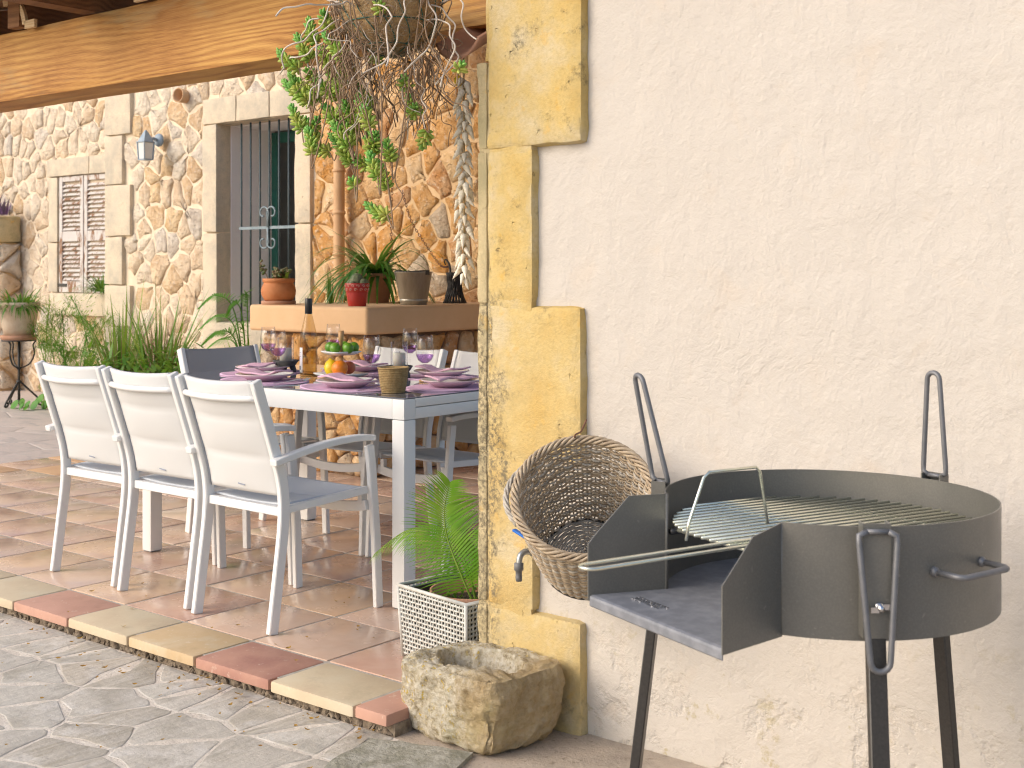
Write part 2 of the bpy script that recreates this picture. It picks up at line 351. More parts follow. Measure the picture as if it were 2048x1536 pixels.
# ------------------------------------------------------------------ mesh helpers
class MB:
    def __init__(s): s.v = []; s.f = []; s.sm = []; s.mi = []; s.cm = 0
    def add(s, vs, fs, smooth=False):
        o = len(s.v); s.v.extend([tuple(v) for v in vs])
        for f in fs: s.f.append(tuple(i + o for i in f)); s.sm.append(smooth); s.mi.append(s.cm)
        return s
    def box(s, c, d, rz=0, m=None):
        x, y, z = d[0] / 2, d[1] / 2, d[2] / 2
        vs = [Vector(p) for p in ((-x, -y, -z), (x, -y, -z), (x, y, -z), (-x, y, -z), (-x, -y, z), (x, -y, z), (x, y, z), (-x, y, z))]
        if rz: vs = [Matrix.Rotation(rz, 3, 'Z') @ v for v in vs]
        if m: vs = [m @ v for v in vs]
        return s.add([v + Vector(c) for v in vs], [(0, 3, 2, 1), (4, 5, 6, 7), (0, 1, 5, 4), (1, 2, 6, 5), (2, 3, 7, 6), (3, 0, 4, 7)])
    def box2(s, a, b):
        return s.box([(a[i] + b[i]) / 2 for i in range(3)], [abs(b[i] - a[i]) for i in range(3)])
    def tube(s, pts, r, n=6, closed=False, caps=True, smooth=True, flat=None):
        P = [Vector(p) for p in pts]; N = len(P); rs = r if isinstance(r, (list, tuple)) else [r] * N
        rings = []; up = None
        for i in range(N):
            a = P[(i - 1) % N] if (closed or i > 0) else P[i]; b = P[(i + 1) % N] if (closed or i < N - 1) else P[i]
            t = (b - a)
            if t.length < 1e-9: t = Vector((0, 0, 1))
            t.normalize()
            if up is None: up = Vector((0, 0, 1)) if abs(t.z) < .9 else Vector((1, 0, 0))
            x = up - t * up.dot(t)
            if x.length < 1e-6: x = t.orthogonal()
            x.normalize(); up = x; y = t.cross(x)
            ring = []
            for k in range(n):
                an = 2 * math.pi * (k + .5) / n
                ring.append(P[i] + (x * math.cos(an) + y * math.sin(an)) * rs[i])
            rings.append(ring)
        vs = [p for rg in rings for p in rg]; fs = []
        for i in range(N if closed else N - 1):
            j = (i + 1) % N
            for k in range(n): fs.append((i * n + k, i * n + (k + 1) % n, j * n + (k + 1) % n, j * n + k))
        if caps and not closed: fs.append(tuple(range(n - 1, -1, -1))); fs.append(tuple((N - 1) * n + k for k in range(n)))
        return s.add(vs, fs, smooth)
    def bar(s, pts, wx, wy, ref=(1, 0, 0), closed=False):
        """rectangular section swept along pts; wx is the size along ref, wy the other one"""
        P = [Vector(p) for p in pts]; N = len(P); rf = Vector(ref).normalized(); vs = []
        for i in range(N):
            a = P[(i - 1) % N] if (closed or i > 0) else P[i]; b = P[(i + 1) % N] if (closed or i < N - 1) else P[i]
            t = (b - a).normalized(); y = t.cross(rf).normalized()
            k = 1.0
            if 0 < i < N - 1:
                c = max(.5, math.cos((P[i] - P[i - 1]).angle(P[i + 1] - P[i]) / 2)); k = 1 / c
            for sx, sy in ((-1, -1), (1, -1), (1, 1), (-1, 1)): vs.append(P[i] + rf * sx * wx / 2 + y * sy * wy / 2 * k)
        fs = []
        for i in range(N if closed else N - 1):
            j = (i + 1) % N
            for k in range(4): fs.append((i * 4 + k, i * 4 + (k + 1) % 4, j * 4 + (k + 1) % 4, j * 4 + k))
        if not closed: fs += [(3, 2, 1, 0), tuple((N - 1) * 4 + k for k in range(4))]
        return s.add(vs, fs)
    def lathe(s, prof, n=24, c=(0, 0, 0), smooth=True, axis=None, a0=0, a1=None):
        full = a1 is None; m = n if full else n + 1; vs = []
        for r, z in prof:
            for k in range(m):
                a = 2 * math.pi * k / n if full else a0 + (a1 - a0) * k / n
                vs.append(Vector((r * math.cos(a), r * math.sin(a), z)))
        if axis is not None:
            q = Vector((0, 0, 1)).rotation_difference(Vector(axis)).to_matrix(); vs = [q @ v for v in vs]
        vs = [v + Vector(c) for v in vs]; fs = []
        for i in range(len(prof) - 1):
            for k in range(n if full else n):
                k2 = (k + 1) % m
                fs.append((i * m + k, i * m + k2, (i + 1) * m + k2, (i + 1) * m + k))
        return s.add(vs, fs, smooth)
    def ball(s, c, rad, n=12, m=8, squash=1.0, axis=None):
        prof = [(rad * math.sin(math.pi * i / m) + (1e-4 if i in (0, m) else 0), -rad * squash * math.cos(math.pi * i / m)) for i in range(m + 1)]
        return s.lathe(prof, n, c, True, axis)
    def prism(s, poly, z0, z1):
        n = len(poly)
        vs = [(p[0], p[1], z0) for p in poly] + [(p[0], p[1], z1) for p in poly]
        return s.add(vs, [tuple(range(n - 1, -1, -1)), tuple(range(n, 2 * n))] + [(i, (i + 1) % n, n + (i + 1) % n, n + i) for i in range(n)])
    def blade(s, base, d, L, wd, droop=.5, n=5, side=None, taper=1.5, twist=0, fold=0):
        p = Vector(base); d = Vector(d).normalized(); vs = []; fs = []
        sd = Vector(side) if side else d.cross(Vector((0, 0, 1)))
        if sd.length < 1e-4: sd = Vector((random.uniform(-1, 1), random.uniform(-1, 1), 0))
        sd.normalize()
        if twist: sd = Matrix.Rotation(twist, 3, d) @ sd
        st = L / n
        for i in range(n + 1):
            t = i / n; wdt = wd * max(.04, (1 - t ** taper)) * (min(1, .55 + t * 2.2))
            vs += [p - sd * wdt / 2, p + sd * wdt / 2]
            d = (d + Vector((0, 0, -droop / n))).normalized(); p = p + d * st
        for i in range(n): fs.append((2 * i, 2 * i + 1, 2 * i + 3, 2 * i + 2))
        return s.add(vs, fs, True)
    def mesh(s, name, mat):
        me = bpy.data.meshes.new(name); me.from_pydata(s.v, [], s.f)
        for m in (mat if isinstance(mat, (list, tuple)) else [mat]): me.materials.append(MATS[m])
        me.polygons.foreach_set('use_smooth', s.sm)
        if max(s.mi or [0]): me.polygons.foreach_set('material_index', s.mi)
        me.update(); return me
    def build(s, name, mat, parent=None, loc=(0, 0, 0), rz=0, bevel=0, seg=2, label=None, kind=None, smooth_angle=None):
        me = s.mesh(name, mat); fix = bmesh.new(); fix.from_mesh(me); bmesh.ops.recalc_face_normals(fix, faces=fix.faces[:])
        if bevel: bmesh.ops.bevel(fix, geom=fix.edges[:], offset=bevel, segments=seg, profile=.6, affect='EDGES', clamp_overlap=True)
        fix.to_mesh(me); fix.free()
        if bevel:
            me.polygons.foreach_set('use_smooth', [True] * len(me.polygons)); me.update()
            me.set_sharp_from_angle(angle=R(40))
        return link(name, me, parent, loc, rz, label, kind)
def link(name, me, parent=None, loc=(0, 0, 0), rz=0, label=None, kind=None):
    o = bpy.data.objects.new(name, me); COL.objects.link(o); o.location = loc
    if rz: o.rotation_euler = (0, 0, rz)
    if parent: o.parent = parent
    if label: o['label'] = label
    if kind: o['kind'] = kind
    return o
def thing(name, label, cat, loc=(0, 0, 0), rz=0, group=None):
    o = bpy.data.objects.new(name, None); COL.objects.link(o); o.location = loc; o.rotation_euler = (0, 0, rz); o.empty_display_size = .1
    return tag(o, label, cat, group)
def tag(o, label, cat, group=None):
    o['label'] = label; o['category'] = cat
    if group: o['group'] = group
    return o
def copy_tree(o, loc=None, rz=None, label=None, parent=None):
    c = o.copy(); COL.objects.link(c); c.parent = parent
    if loc is not None: c.location = loc
    if rz is not None: c.rotation_euler = (0, 0, rz)
    if label: c['label'] = label
    for ch in list(o.children): copy_tree(ch, parent=c)
    return c
def U(a, b): return random.uniform(a, b)
def smooth_path(pts, n=6):
    P = [Vector(p) for p in pts]; out = []
    for i in range(len(P) - 1):
        p0 = P[max(0, i - 1)]; p1 = P[i]; p2 = P[i + 1]; p3 = P[min(len(P) - 1, i + 2)]
        for k in range(n):
            t = k / n
            out.append(.5 * ((2 * p1) + (p2 - p0) * t + (2 * p0 - 5 * p1 + 4 * p2 - p3) * t * t + (3 * p1 - p0 - 3 * p2 + p3) * t ** 3))
    out.append(P[-1]); return out
# ---- irregular stones: jittered Voronoi cells, each a bulged block of its own
def clip(poly, nx, ny, d):
    out = []
    for i in range(len(poly)):
        a = poly[i]; b = poly[(i + 1) % len(poly)]; da = a[0] * nx + a[1] * ny - d; db = b[0] * nx + b[1] * ny - d
        if da <= 0: out.append(a)
        if da * db < 0:
            t = da / (da - db); out.append((a[0] + (b[0] - a[0]) * t, a[1] + (b[1] - a[1]) * t))
    return out
def cells(x0, x1, y0, y1, sx, sy, jit=.42, skip=None):
    seeds = []; nx = max(1, round((x1 - x0) / sx)); ny = max(1, round((y1 - y0) / sy)); ax = (x1 - x0) / nx; ay = (y1 - y0) / ny
    for j in range(ny):
        for i in range(nx):
            seeds.append((x0 + (i + .5 + (.25 if j % 2 else -.25) + U(-jit, jit)) * ax, y0 + (j + .5 + U(-jit, jit)) * ay))
    res = []; mx = 2.6 * max(ax, ay)
    for i, s in enumerate(seeds):
        if skip and skip(s[0], s[1]): continue
        poly = [(x0, y0), (x1, y0), (x1, y1), (x0, y1)]
        poly = [(max(x0, s[0] - mx), max(y0, s[1] - mx)), (min(x1, s[0] + mx), max(y0, s[1] - mx)), (min(x1, s[0] + mx), min(y1, s[1] + mx)), (max(x0, s[0] - mx), min(y1, s[1] + mx))]
        for j, t in enumerate(seeds):
            if i == j or abs(t[0] - s[0]) > 2 * mx or abs(t[1] - s[1]) > 2 * mx: continue
            nxx, nyy = t[0] - s[0], t[1] - s[1]; L = math.hypot(nxx, nyy)
            if L < 1e-6: continue
            nxx /= L; nyy /= L
            poly = clip(poly, nxx, nyy, ((s[0] + t[0]) * nxx + (s[1] + t[1]) * nyy) / 2)
            if len(poly) < 3: break
        if len(poly) >= 3: res.append((s, poly))
    return res
def area(p): return abs(sum(p[i][0] * p[(i + 1) % len(p)][1] - p[(i + 1) % len(p)][0] * p[i][1] for i in range(len(p)))) / 2
def inset(poly, g):
    c = (sum(p[0] for p in poly) / len(poly), sum(p[1] for p in poly) / len(poly)); out = poly
    a = area(poly); sgn = 1
    for i in range(len(poly)):
        p = poly[i]; q = poly[(i + 1) % len(poly)]; ex, ey = q[0] - p[0], q[1] - p[1]; L = math.hypot(ex, ey)
        if L < 1e-6: continue
        nx, ny = ey / L, -ex / L; d = p[0] * nx + p[1] * ny
        if c[0] * nx + c[1] * ny > d: nx, ny, d = -nx, -ny, -d
        out = clip(out, nx, ny, d - g)
        if len(out) < 3: return None
    return out
def round_poly(poly, k=.28, jit=0):
    out = []
    n = len(poly)
    for i in range(n):
        p = Vector(poly[i]).to_2d(); a = Vector(poly[i - 1]).to_2d(); b = Vector(poly[(i + 1) % n]).to_2d()
        for q in (a, b):
            v = p + (q - p) * k
            if jit: v += Vector((U(-jit, jit), U(-jit, jit)))
            out.append((v.x, v.y))
    return out
def stone_mesh(poly, depth, mat, gap=.012, rnd=.26, rough=.3, jit=.006, crag=0, flat=False):
    """poly in plane (u,v); bulges along +w. returns mesh centred on its middle"""
    p = inset(poly, gap)
    if not p or len(p) < 3 or area(p) < 2e-4: return None
    p = round_poly(p, rnd, jit)
    if crag:
        q2 = []
        for i in range(len(p)):
            a_, b_ = p[i], p[(i + 1) % len(p)]; L_ = math.hypot(b_[0] - a_[0], b_[1] - a_[1]); q2.append(a_)
            if L_ > crag: k_ = U(.35, .65); o_ = U(-.13, .05) * L_; q2.append((a_[0] + (b_[0] - a_[0]) * k_ - (b_[1] - a_[1]) / L_ * -o_, a_[1] + (b_[1] - a_[1]) * k_ + (b_[0] - a_[0]) / L_ * -o_))
        p = q2
    n = len(p); c = (sum(q[0] for q in p) / n, sum(q[1] for q in p) / n)
    d = depth * U(.65, 1.25); tx, ty = U(-rough, rough), U(-rough, rough)
    vs = [(q[0] - c[0], q[1] - c[1], -.02) for q in p] if not flat else [((q[0] - c[0]) * 1.03, (q[1] - c[1]) * 1.03, -.0012) for q in p]
    sz = math.sqrt(area(p))
    for f, h in (((.975, .42), (.80, .92)) if not flat else ((1.0, .8), (.97, 1.0))):
        for q in p:
            u, v = (q[0] - c[0]) * f, (q[1] - c[1]) * f
            vs.append((u, v, d * (h + (U(-.22, .22) if not flat else 0)) + (tx * u + ty * v) * .6 * d / max(.05, sz) * 2))
    vs.append((0, 0, d * U(.85, 1.15))); fs = []
    for r in range(2):
        for i in range(n): fs.append((r * n + i, r * n + (i + 1) % n, (r + 1) * n + (i + 1) % n, (r + 1) * n + i))
    for i in range(n): fs.append((2 * n + i, 2 * n + (i + 1) % n, 3 * n))
    me = bpy.data.meshes.new('stone'); me.from_pydata(vs, [], fs); me.materials.append(MATS[mat])
    me.polygons.foreach_set('use_smooth', [True] * len(fs)); me.update()
    return me, c
def stones(parent, cl, depth, mat, frame, gap=.012, name='stone', limit=999, **k):
    """frame(u,v)-> (location, rotation euler) in the parent's space"""
    cl = sorted(cl, key=lambda t: -area(t[1])); nb = 0; vs = []; fs = []
    for s, poly in cl:
        r = stone_mesh(poly, depth, mat, gap, **k)
        if not r: continue
        loc, rot = frame(*r[1]); nb += 1
        if nb <= limit:
            o = link(name, r[0], parent); o.location = loc; o.rotation_euler = rot
        else:
            mt = Matrix.Translation(loc) @ Euler(rot).to_matrix().to_4x4(); o_ = len(vs)
            vs += [tuple(mt @ v.co) for v in r[0].vertices]; fs += [tuple(i + o_ for i in q.vertices) for q in r[0].polygons]
    if fs: MB().add(vs, fs, True).build('small_' + name + 's', mat, parent, kind='stuff')
    return nb

def rough_block(name, a, b, mat, parent, res=.03, amp=.003, sc=9, bev=.006, label=None, seed=0, world=None):
    """a stone block between corners a and b (parent space): subdivided, edges worn, faces uneven"""
    bm = bmesh.new(); d = [abs(b[i] - a[i]) for i in range(3)]; c = Vector([(a[i] + b[i]) / 2 for i in range(3)])
    bmesh.ops.create_cube(bm, size=1)
    for v in bm.verts: v.co = Vector((v.co.x * d[0], v.co.y * d[1], v.co.z * d[2]))
    bmesh.ops.bevel(bm, geom=bm.edges[:], offset=min(bev, min(d) * .3), segments=2, profile=.6, affect='EDGES')
    for ax in range(3):
        k = min(60, int(d[ax] / res))
        for i in range(1, k):
            co = Vector((0, 0, 0)); co[ax] = -d[ax] / 2 + d[ax] * i / k; no = Vector((0, 0, 0)); no[ax] = 1
            bmesh.ops.bisect_plane(bm, geom=bm.verts[:] + bm.edges[:] + bm.faces[:], plane_co=co, plane_no=no)
    off = Vector((seed * 3.7 + c.x, seed * 1.3 + c.y, c.z + seed))
    bm.normal_update()
    for v in bm.verts:
        p = v.co + off
        ex = sum(1 for i in range(3) if abs(v.co[i]) > d[i] / 2 - bev * 1.5)
        n1 = noise.noise(p * sc) + .5 * noise.noise(p * sc * 2.7)
        k = amp * (1.0 if ex < 2 else 1.6)
        v.co += v.normal * (n1 * k - (k * .5 if ex > 1 else 0))
    me = bpy.data.meshes.new(name); bm.to_mesh(me); bm.free(); me.materials.append(MATS[mat])
    me.polygons.foreach_set('use_smooth', [True] * len(me.polygons)); me.update(); me.set_sharp_from_angle(angle=R(50))
    return link(name, me, parent, c, 0, label)

def structure(o): o['kind'] = 'structure'; return o
# ------------------------------------------------------------------ ground and terrace
mb = MB(); mb.add([(-1200, -1200, -.066), (1200, -1200, -.066), (1200, 1200, -.066), (-1200, 1200, -.066)], [(0, 1, 2, 3)])
ground = structure(mb.build('ground', 'ground_concrete'))
mb = MB(); mb.box2((-9.5, -3.5, -.30), (-2.2, 2.485, -.062))
paving = structure(mb.build('paving', 'flag_mortar'))
rs = random.getstate(); random.seed(5)
cl = cells(-4.9, -2.2, 1.25, 2.49, .125, .33, .48)
stones(paving, cl, .0014, 'flagstone', lambda u, v: ((u, v, -.0615), (0, 0, 0)), gap=.0075, name='paving_stone', rnd=.06, rough=.0, jit=.004, crag=.09, flat=True)
random.setstate(rs)
TP, TQ = .356, .366
mb = MB(); mb.box2((-7.46, 2.505, -.03), (-2.441, 7.3, -.003))
terrace = structure(mb.build('terrace', 'grout'))
mb = MB(); mb.box2((-7.46, 2.497, -.30), (-2.432, 7.3, -.031)); mb.build('terrace_bed', 'bedding_shaded', terrace)
def tile_mesh(w_, d_, th, bev, mat):
    bm = bmesh.new(); bmesh.ops.create_cube(bm, size=1)
    for v in bm.verts: v.co = Vector((v.co.x * w_, v.co.y * d_, v.co.z * th - th / 2))
    bmesh.ops.bevel(bm, geom=[e for e in bm.edges if e.verts[0].co.z > -th * .5 or e.verts[1].co.z > -th * .5], offset=bev, segments=2, profile=.6, affect='EDGES')
    me = bpy.data.meshes.new('tile'); bm.to_mesh(me); bm.free(); me.materials.append(MATS[mat])
    me.polygons.foreach_set('use_smooth', [True] * len(me.polygons)); me.set_sharp_from_angle(angle=R(40)); return me
tmw = tile_mesh(TP - .011, TQ - .011, .03, .004, 'clay_pipe')
tm = tile_mesh(TP - .011, TQ - .011, .03, .004, 'terracotta_tile')
for j in range(0, 11):
    for k in range(-12, 3):
        x = -3.277 + TP * (k + .5); y = 2.70 + TQ * (j + .5)
        if x < -7.4: continue
        if x > -2.6:
            continue
        o = link('tile', tmw if (x < -7.0 and 3.9 < y < 5.2 and (j + k) % 2) else tm, terrace, (x, y, U(-.0012, .0008))); o.rotation_euler = (U(-.003, .003), U(-.003, .003), U(-.004, .004))
tmn = tile_mesh(.125, TQ - .008, .03, .004, 'terracotta_tile')
for j in range(0, 5): link('tile', tmn, terrace, (-2.4985, 2.70 + TQ * (j + .5), 0))
seq = {2: 'edge_red', 1: 'edge_cream', 0: 'edge_darkred', -1: 'edge_tan', -2: 'edge_cream', -3: 'edge_red', -4: 'edge_cream', -5: 'edge_cream', -6: 'edge_tan', -7: 'edge_red', -8: 'edge_cream', -9: 'edge_tan', -10: 'edge_cream', -11: 'edge_red', -12: 'edge_cream'}
em = {}
for k, mname in seq.items():
    wd = TP - .007 if k != 2 else .125
    key = (mname, wd)
    if key not in em: em[key] = tile_mesh(wd, .228, .032, .011, mname)
    x = -3.277 + TP * k + (TP if k != 2 else .132) / 2
    o = link('edge_tile', em[key], terrace, (x, 2.467 + .116, .0005 + U(-.002, .002)))
    o.rotation_euler = (U(-.004, .010), U(-.004, .004), U(-.006, .006))
# crumbling bedding under the nosing, its colour darkened for the shadow gap
mb = MB()
for i in range(520):
    x = U(-6.2, -2.45); r_ = U(.004, .02); z = U(-.070, -.05)
    mb.ball((x, 2.497 + U(-.004, .006), z), r_, 5, 4, U(.3, .7), Vector((U(-1, 1), U(-1, 1), U(-1, 1))).normalized())
for f in range(len(mb.sm)): mb.sm[f] = False
mb.build('bedding_mortar', 'bedding_shaded', terrace, kind='stuff')
mb = MB(); mb.box2((-14.5, 2.2, -.3), (-7.462, 7.6, -.006))
court = structure(mb.build('courtyard', 'courtyard_slab'))
rs = random.getstate(); random.seed(9)
cc = cells(-11.2, -7.466, 3.6, 6.3, .62, .5, .3)
stones(court, cc, .004, 'courtyard_slab', lambda u, v: ((u, v, -.006), (0, 0, 0)), gap=.008, name='paving_slab', rnd=.04, rough=0, jit=.003, flat=True)
random.setstate(rs)

# ------------------------------------------------------------------ near house: plastered wall with sandstone quoins
wall = thing('plastered_house_wall', 'cream plastered house wall with yellow sandstone quoins behind the barbecue', 'wall', (-2.42, 2.85, -.06))
mb = MB(); x0, x1, z0, z1 = -2.33, 1.4, -.2, 3.0; nx, nz = 190, 165
vs = []
for j in range(nz + 1):
    for i in range(nx + 1):
        x = x0 + (x1 - x0) * i / nx; z = z0 + (z1 - z0) * j / nz
        p = Vector((x * 2.2, 0, z * 2.2)); n1 = noise.noise(p) * .006 + noise.noise(p * 3.1) * .003 + noise.noise(p * 9) * .0013
        vs.append((x + 2.42, -n1, z + .06))
fs = [(j * (nx + 1) + i, j * (nx + 1) + i + 1, (j + 1) * (nx + 1) + i + 1, (j + 1) * (nx + 1) + i) for j in range(nz) for i in range(nx)]
mb.add(vs, fs, True)
o = mb.build('plaster', 'plaster', wall)
mb = MB(); mb.box2((.02, .012, -.15), (3.8, .35, 3.05)); mb.build('wall_core', 'plaster', wall)
def Q(x0_, x1_, z0_, z1_, s, mat='sandstone_yellow', y0=-.03, y1=.10, name='quoin', amp=.0045, bev=.011):
    return rough_block(name, (x0_ + 2.42, y0, z0_ + .06), (x1_ + 2.42, y1, z1_ + .06), mat, wall, .024, amp, 12, bev, seed=s)
Q(-2.378, -2.041, 1.556, 2.35, 1); Q(-2.378, -2.211, 1.110, 1.552, 2); Q(-2.378, -2.043, .674, 1.106, 3); Q(-2.378, -2.209, .246, .670, 4); Q(-2.378, -2.043, -.10, .242, 5)
for i, (a_, b_) in enumerate(((1.556, 1.81), (1.110, 1.552), (.674, 1.106), (.246, .670), (-.1, .242))):
    Q(-2.420, -2.3815, a_, b_, 9 + i, 'sandstone_weathered', -.026, .35, 'reveal_stone', .003, .008)
Q(-2.400, -2.3815, 1.814, 2.35, 15, 'sandstone_yellow', -.012, .35, 'reveal_stone')
for (xa, xb, za, zb) in ((-2.374, -2.216, -.05, 2.3),):
    rough_block('joint_mortar', (xa + 2.42, -.0265, za + .06), (xb + 2.42, .09, zb + .06), 'sandstone_yellow', wall, .05, .002, 14, .004, seed=41)
rough_block('joint_mortar', (.003, -.020, .0), (.05, .09, 1.86), 'sandstone_weathered', wall, .05, .002, 14, .004, seed=43)
mb = MB(); mb.tube([(1300 * 0 + .655, -.005, .66), (.655, -.02, .66), (.655, -.022, .675)], .003, 6); mb.build('wall_hook', 'rust', wall)

# ------------------------------------------------------------------ porch: beam, roof boards, rafters
beam = thing('porch_beam', 'heavy brown timber beam running across the front of the porch', 'beam', (-2.42, 2.95, 1.95))
bm_ = rough_block('beam_timber', (-4.9, 0, 0), (.021, .21, .30), 'wood_beam', beam, .05, .0015, 6, .010, seed=2)
roof = thing('porch_roof', 'dark wooden porch roof of boards above the beam', 'roof', (-2.42, 2.95, 2.25))
slope = .265; rl = Matrix.Rotation(math.atan(slope), 3, 'X')
for i in range(8):
    xx = -3.78 + i * .52
    m = MB(); y0 = -.42 if i in (3, 7) else -.04
    m.add([(x, y, .003 + max(0, y) * slope + dz) for y in (y0, 0, 3.64) for x in (xx, xx + .09) for dz in (0, .12)],
          [(0, 1, 3, 2), (8, 10, 11, 9), (0, 4, 5, 1), (4, 8, 9, 5), (2, 3, 7, 6), (6, 7, 11, 10), (1, 5, 7, 3), (5, 9, 11, 7), (0, 2, 6, 4), (4, 6, 10, 8)]); m.build('rafter', 'wood_dark', roof)
for i in range(27):
    y = -.42 + i * .15; z = .126 + max(0, y) * slope
    m = MB(); m.box((-1.55, y + .073, z + .02 + .073 * slope * (y >= 0)), (4.6, .147, .022), m=rl if y >= 0 else None); m.build('roof_board', 'wood_dark', roof)
# light sawn ends on the beam: a bent moulding and small battens
def arc_strip(cx, cz, r0, r1, a0, a1, y0, y1, n=12):
    m = MB(); pl = [(cx + r1 * math.cos(a0 + (a1 - a0) * k / n), cz + r1 * math.sin(a0 + (a1 - a0) * k / n)) for k in range(n + 1)]
    pl += [(cx + r0 * math.cos(a1 + (a0 - a1) * k / n), cz + r0 * math.sin(a1 + (a0 - a1) * k / n)) for k in range(n + 1)]
    N = len(pl); vs = [(p[0], y0, p[1]) for p in pl] + [(p[0], y1, p[1]) for p in pl]
    fs = [(k, k + 1, 2 * n - k, 2 * n + 1 - k) for k in range(n)]
    fs += [tuple(N + q for q in reversed(f)) for f in fs] + [(k, (k + 1) % N, N + (k + 1) % N, N + k) for k in range(N)]
    return m.add(vs, fs)
arc_strip(-2.745, -.004, .115, .142, 0.10, 1.9, -.036, -.022).build('curved_moulding', 'wood_light', roof)
mb = MB(); mb.box2((-2.612, -.036, -.012), (-2.535, -.022, .022)); mb.build('batten_end', 'wood_light', roof)
mb = MB(); mb.box2((-1.825, -.036, -.004), (-1.75, -.022, .034)); mb.build('batten_end', 'wood_light', roof)
# ------------------------------------------------------------------ stone house at the back
HY = 6.6
house = thing('stone_house', 'old rubble stone house with barred window, shuttered window and sandstone surrounds', 'house', (-8, HY, -.05))
def hw(a, b, mat, name, **k):
    m = MB(); m.box2((a[0] + 8, a[1] - HY, a[2] + .05), (b[0] + 8, b[1] - HY, b[2] + .05)); return m.build(name, mat, house, **k)
def hb(name, a, b, mat, seed, res=.06, amp=.004, bev=.012):
    return rough_block(name, (a[0] + 8, a[1] - HY, a[2] + .05), (b[0] + 8, b[1] - HY, b[2] + .05), mat, house, res, amp, 8, bev, seed=seed)
hw((-10.03, HY + .03, -.1), (-8.462, HY + .62, 3.5), 'mortar_pale_lit', 'wall_mortar')
hw((-7.496, HY + .03, -.1), (-7.30, HY + .62, 3.5), 'mortar_pale_lit', 'wall_mortar')
hw((-7.298, HY + .03, -.1), (-3.6, HY + .62, 3.5), 'mortar_orange', 'wall_mortar')
hw((-8.46, HY + .032, 2.42), (-7.498, HY + .62, 3.5), 'mortar_pale_lit', 'wall_mortar')
hw((-8.46, HY + .032, -.1), (-7.498, HY + .62, .79), 'mortar_pale_lit', 'wall_mortar')
hw((-14.5, HY + .43, -.1), (-9.9, HY + .9, 3.6), 'mortar_pale_lit', 'wall_mortar')
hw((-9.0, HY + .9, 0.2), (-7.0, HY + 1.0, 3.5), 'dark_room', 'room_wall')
fr_front = lambda yy: (lambda u, v: ((u + 8, yy - HY, v + .05), (R(90), 0, 0)))
rs = random.getstate(); random.seed(21)
def skip1(x, z): return (-8.63 < x < -7.33 and .62 < z < 2.62) or (-10.05 < x < -9.68) or z < .25
def skip2(x, z): return (-11.50 < x < -10.3 and .85 < z < 2.28) or z < -.02
c1 = cells(-10.0, -7.30, .2, 3.05, .165, .215, .45, skip1)
stones(house, c1, .026, 'rubble_pale_lit', fr_front(HY + .040), .0028, limit=100, rnd=.10, jit=.012, crag=.05)
c2 = cells(-12.95, -10.02, -.02, 3.05, .165, .22, .45, lambda x, z: skip2(x, z) or z > 2.95)
stones(house, c2, .026, 'rubble_pale_lit', fr_front(HY + .440), .0028, limit=110, rnd=.10, jit=.012, crag=.05)
c3 = cells(-7.33, -5.3, .85, 2.75, .19, .215, .44)
stones(house, c3, .030, 'rubble_orange_shade', fr_front(HY + .040), .0032, limit=90, rnd=.10, jit=.012, crag=.05)
random.setstate(rs)
# surround of the barred window
hb('lintel', (-8.64, HY - .01, 2.420), (-8.21, HY + .16, 2.632), 'sandstone_pale', 1); hb('lintel', (-8.207, HY - .012, 2.420), (-7.80, HY + .16, 2.632), 'sandstone_pale', 2); hb('lintel', (-7.797, HY - .01, 2.420), (-7.32, HY + .16, 2.632), 'sandstone_pale', 3)
hb('jamb_stone', (-8.64, HY - .012, 1.53), (-8.455, HY + .14, 2.417), 'sandstone_pale', 4); hb('jamb_stone', (-8.64, HY - .008, .62), (-8.455, HY + .14, 1.527), 'sandstone_pale', 5)
hb('jamb_stone', (-7.502, HY - .012, 1.58), (-7.32, HY + .14, 2.417), 'sandstone_pale', 6); hb('jamb_stone', (-7.502, HY - .008, .62), (-7.32, HY + .14, 1.577), 'sandstone_pale', 7)
hb('window_sill', (-8.60, HY - .02, .55), (-7.40, HY + .60, .795), 'sandstone_pale', 8)
hw((-8.459, HY + .142, .797), (-8.449, HY + .60, 2.416), 'reveal_plaster', 'window_reveal'); hw((-7.509, HY + .142, .797), (-7.499, HY + .60, 2.416), 'reveal_plaster', 'window_reveal'); hw((-8.448, HY + .165, 2.405), (-7.51, HY + .60, 2.416), 'reveal_plaster', 'window_reveal')
grille = thing('window_grille', 'blue grey iron window grille with scrolls in the stone window', 'window grille', (-8, HY + .085, .795))
for i in range(8):
    x = -8.365 + .1155 * i
    if x < -8.3: continue
    m = MB(); m.tube([(x + 8, 0, 0.001), (x + 8, 0, 1.618)], .0085, 6); m.build('bar', 'iron_blue', grille)
m = MB(); m.box2((-8.27 + 8, -.008, .752), (-7.505 + 8, -.014 + .02, .775)); m.build('cross_bar', 'iron_pale', grille)
def scroll(sx, sz):
    pts = []
    for k in range(23):
        a = k / 22 * 4.9; rr = .062 * (1 - k / 34)
        pts.append((sx * (.052 - rr * math.cos(a)), -.016, sz * (.115 + rr * math.sin(a))))
    return [(0 + sx * .006, -.016, 0)] + pts
for sx in (-1, 1):
    for sz in (-1, 1):
        m = MB(); m.tube([(-7.905 + 8 + p[0], p[1], .763 + p[2]) for p in scroll(sx, sz)], .0075, 5); m.build('scroll', 'iron_pale', grille)
wf = thing('inner_window', 'green framed glazed window deep inside the barred opening', 'window', (-8, HY + .575, .80))
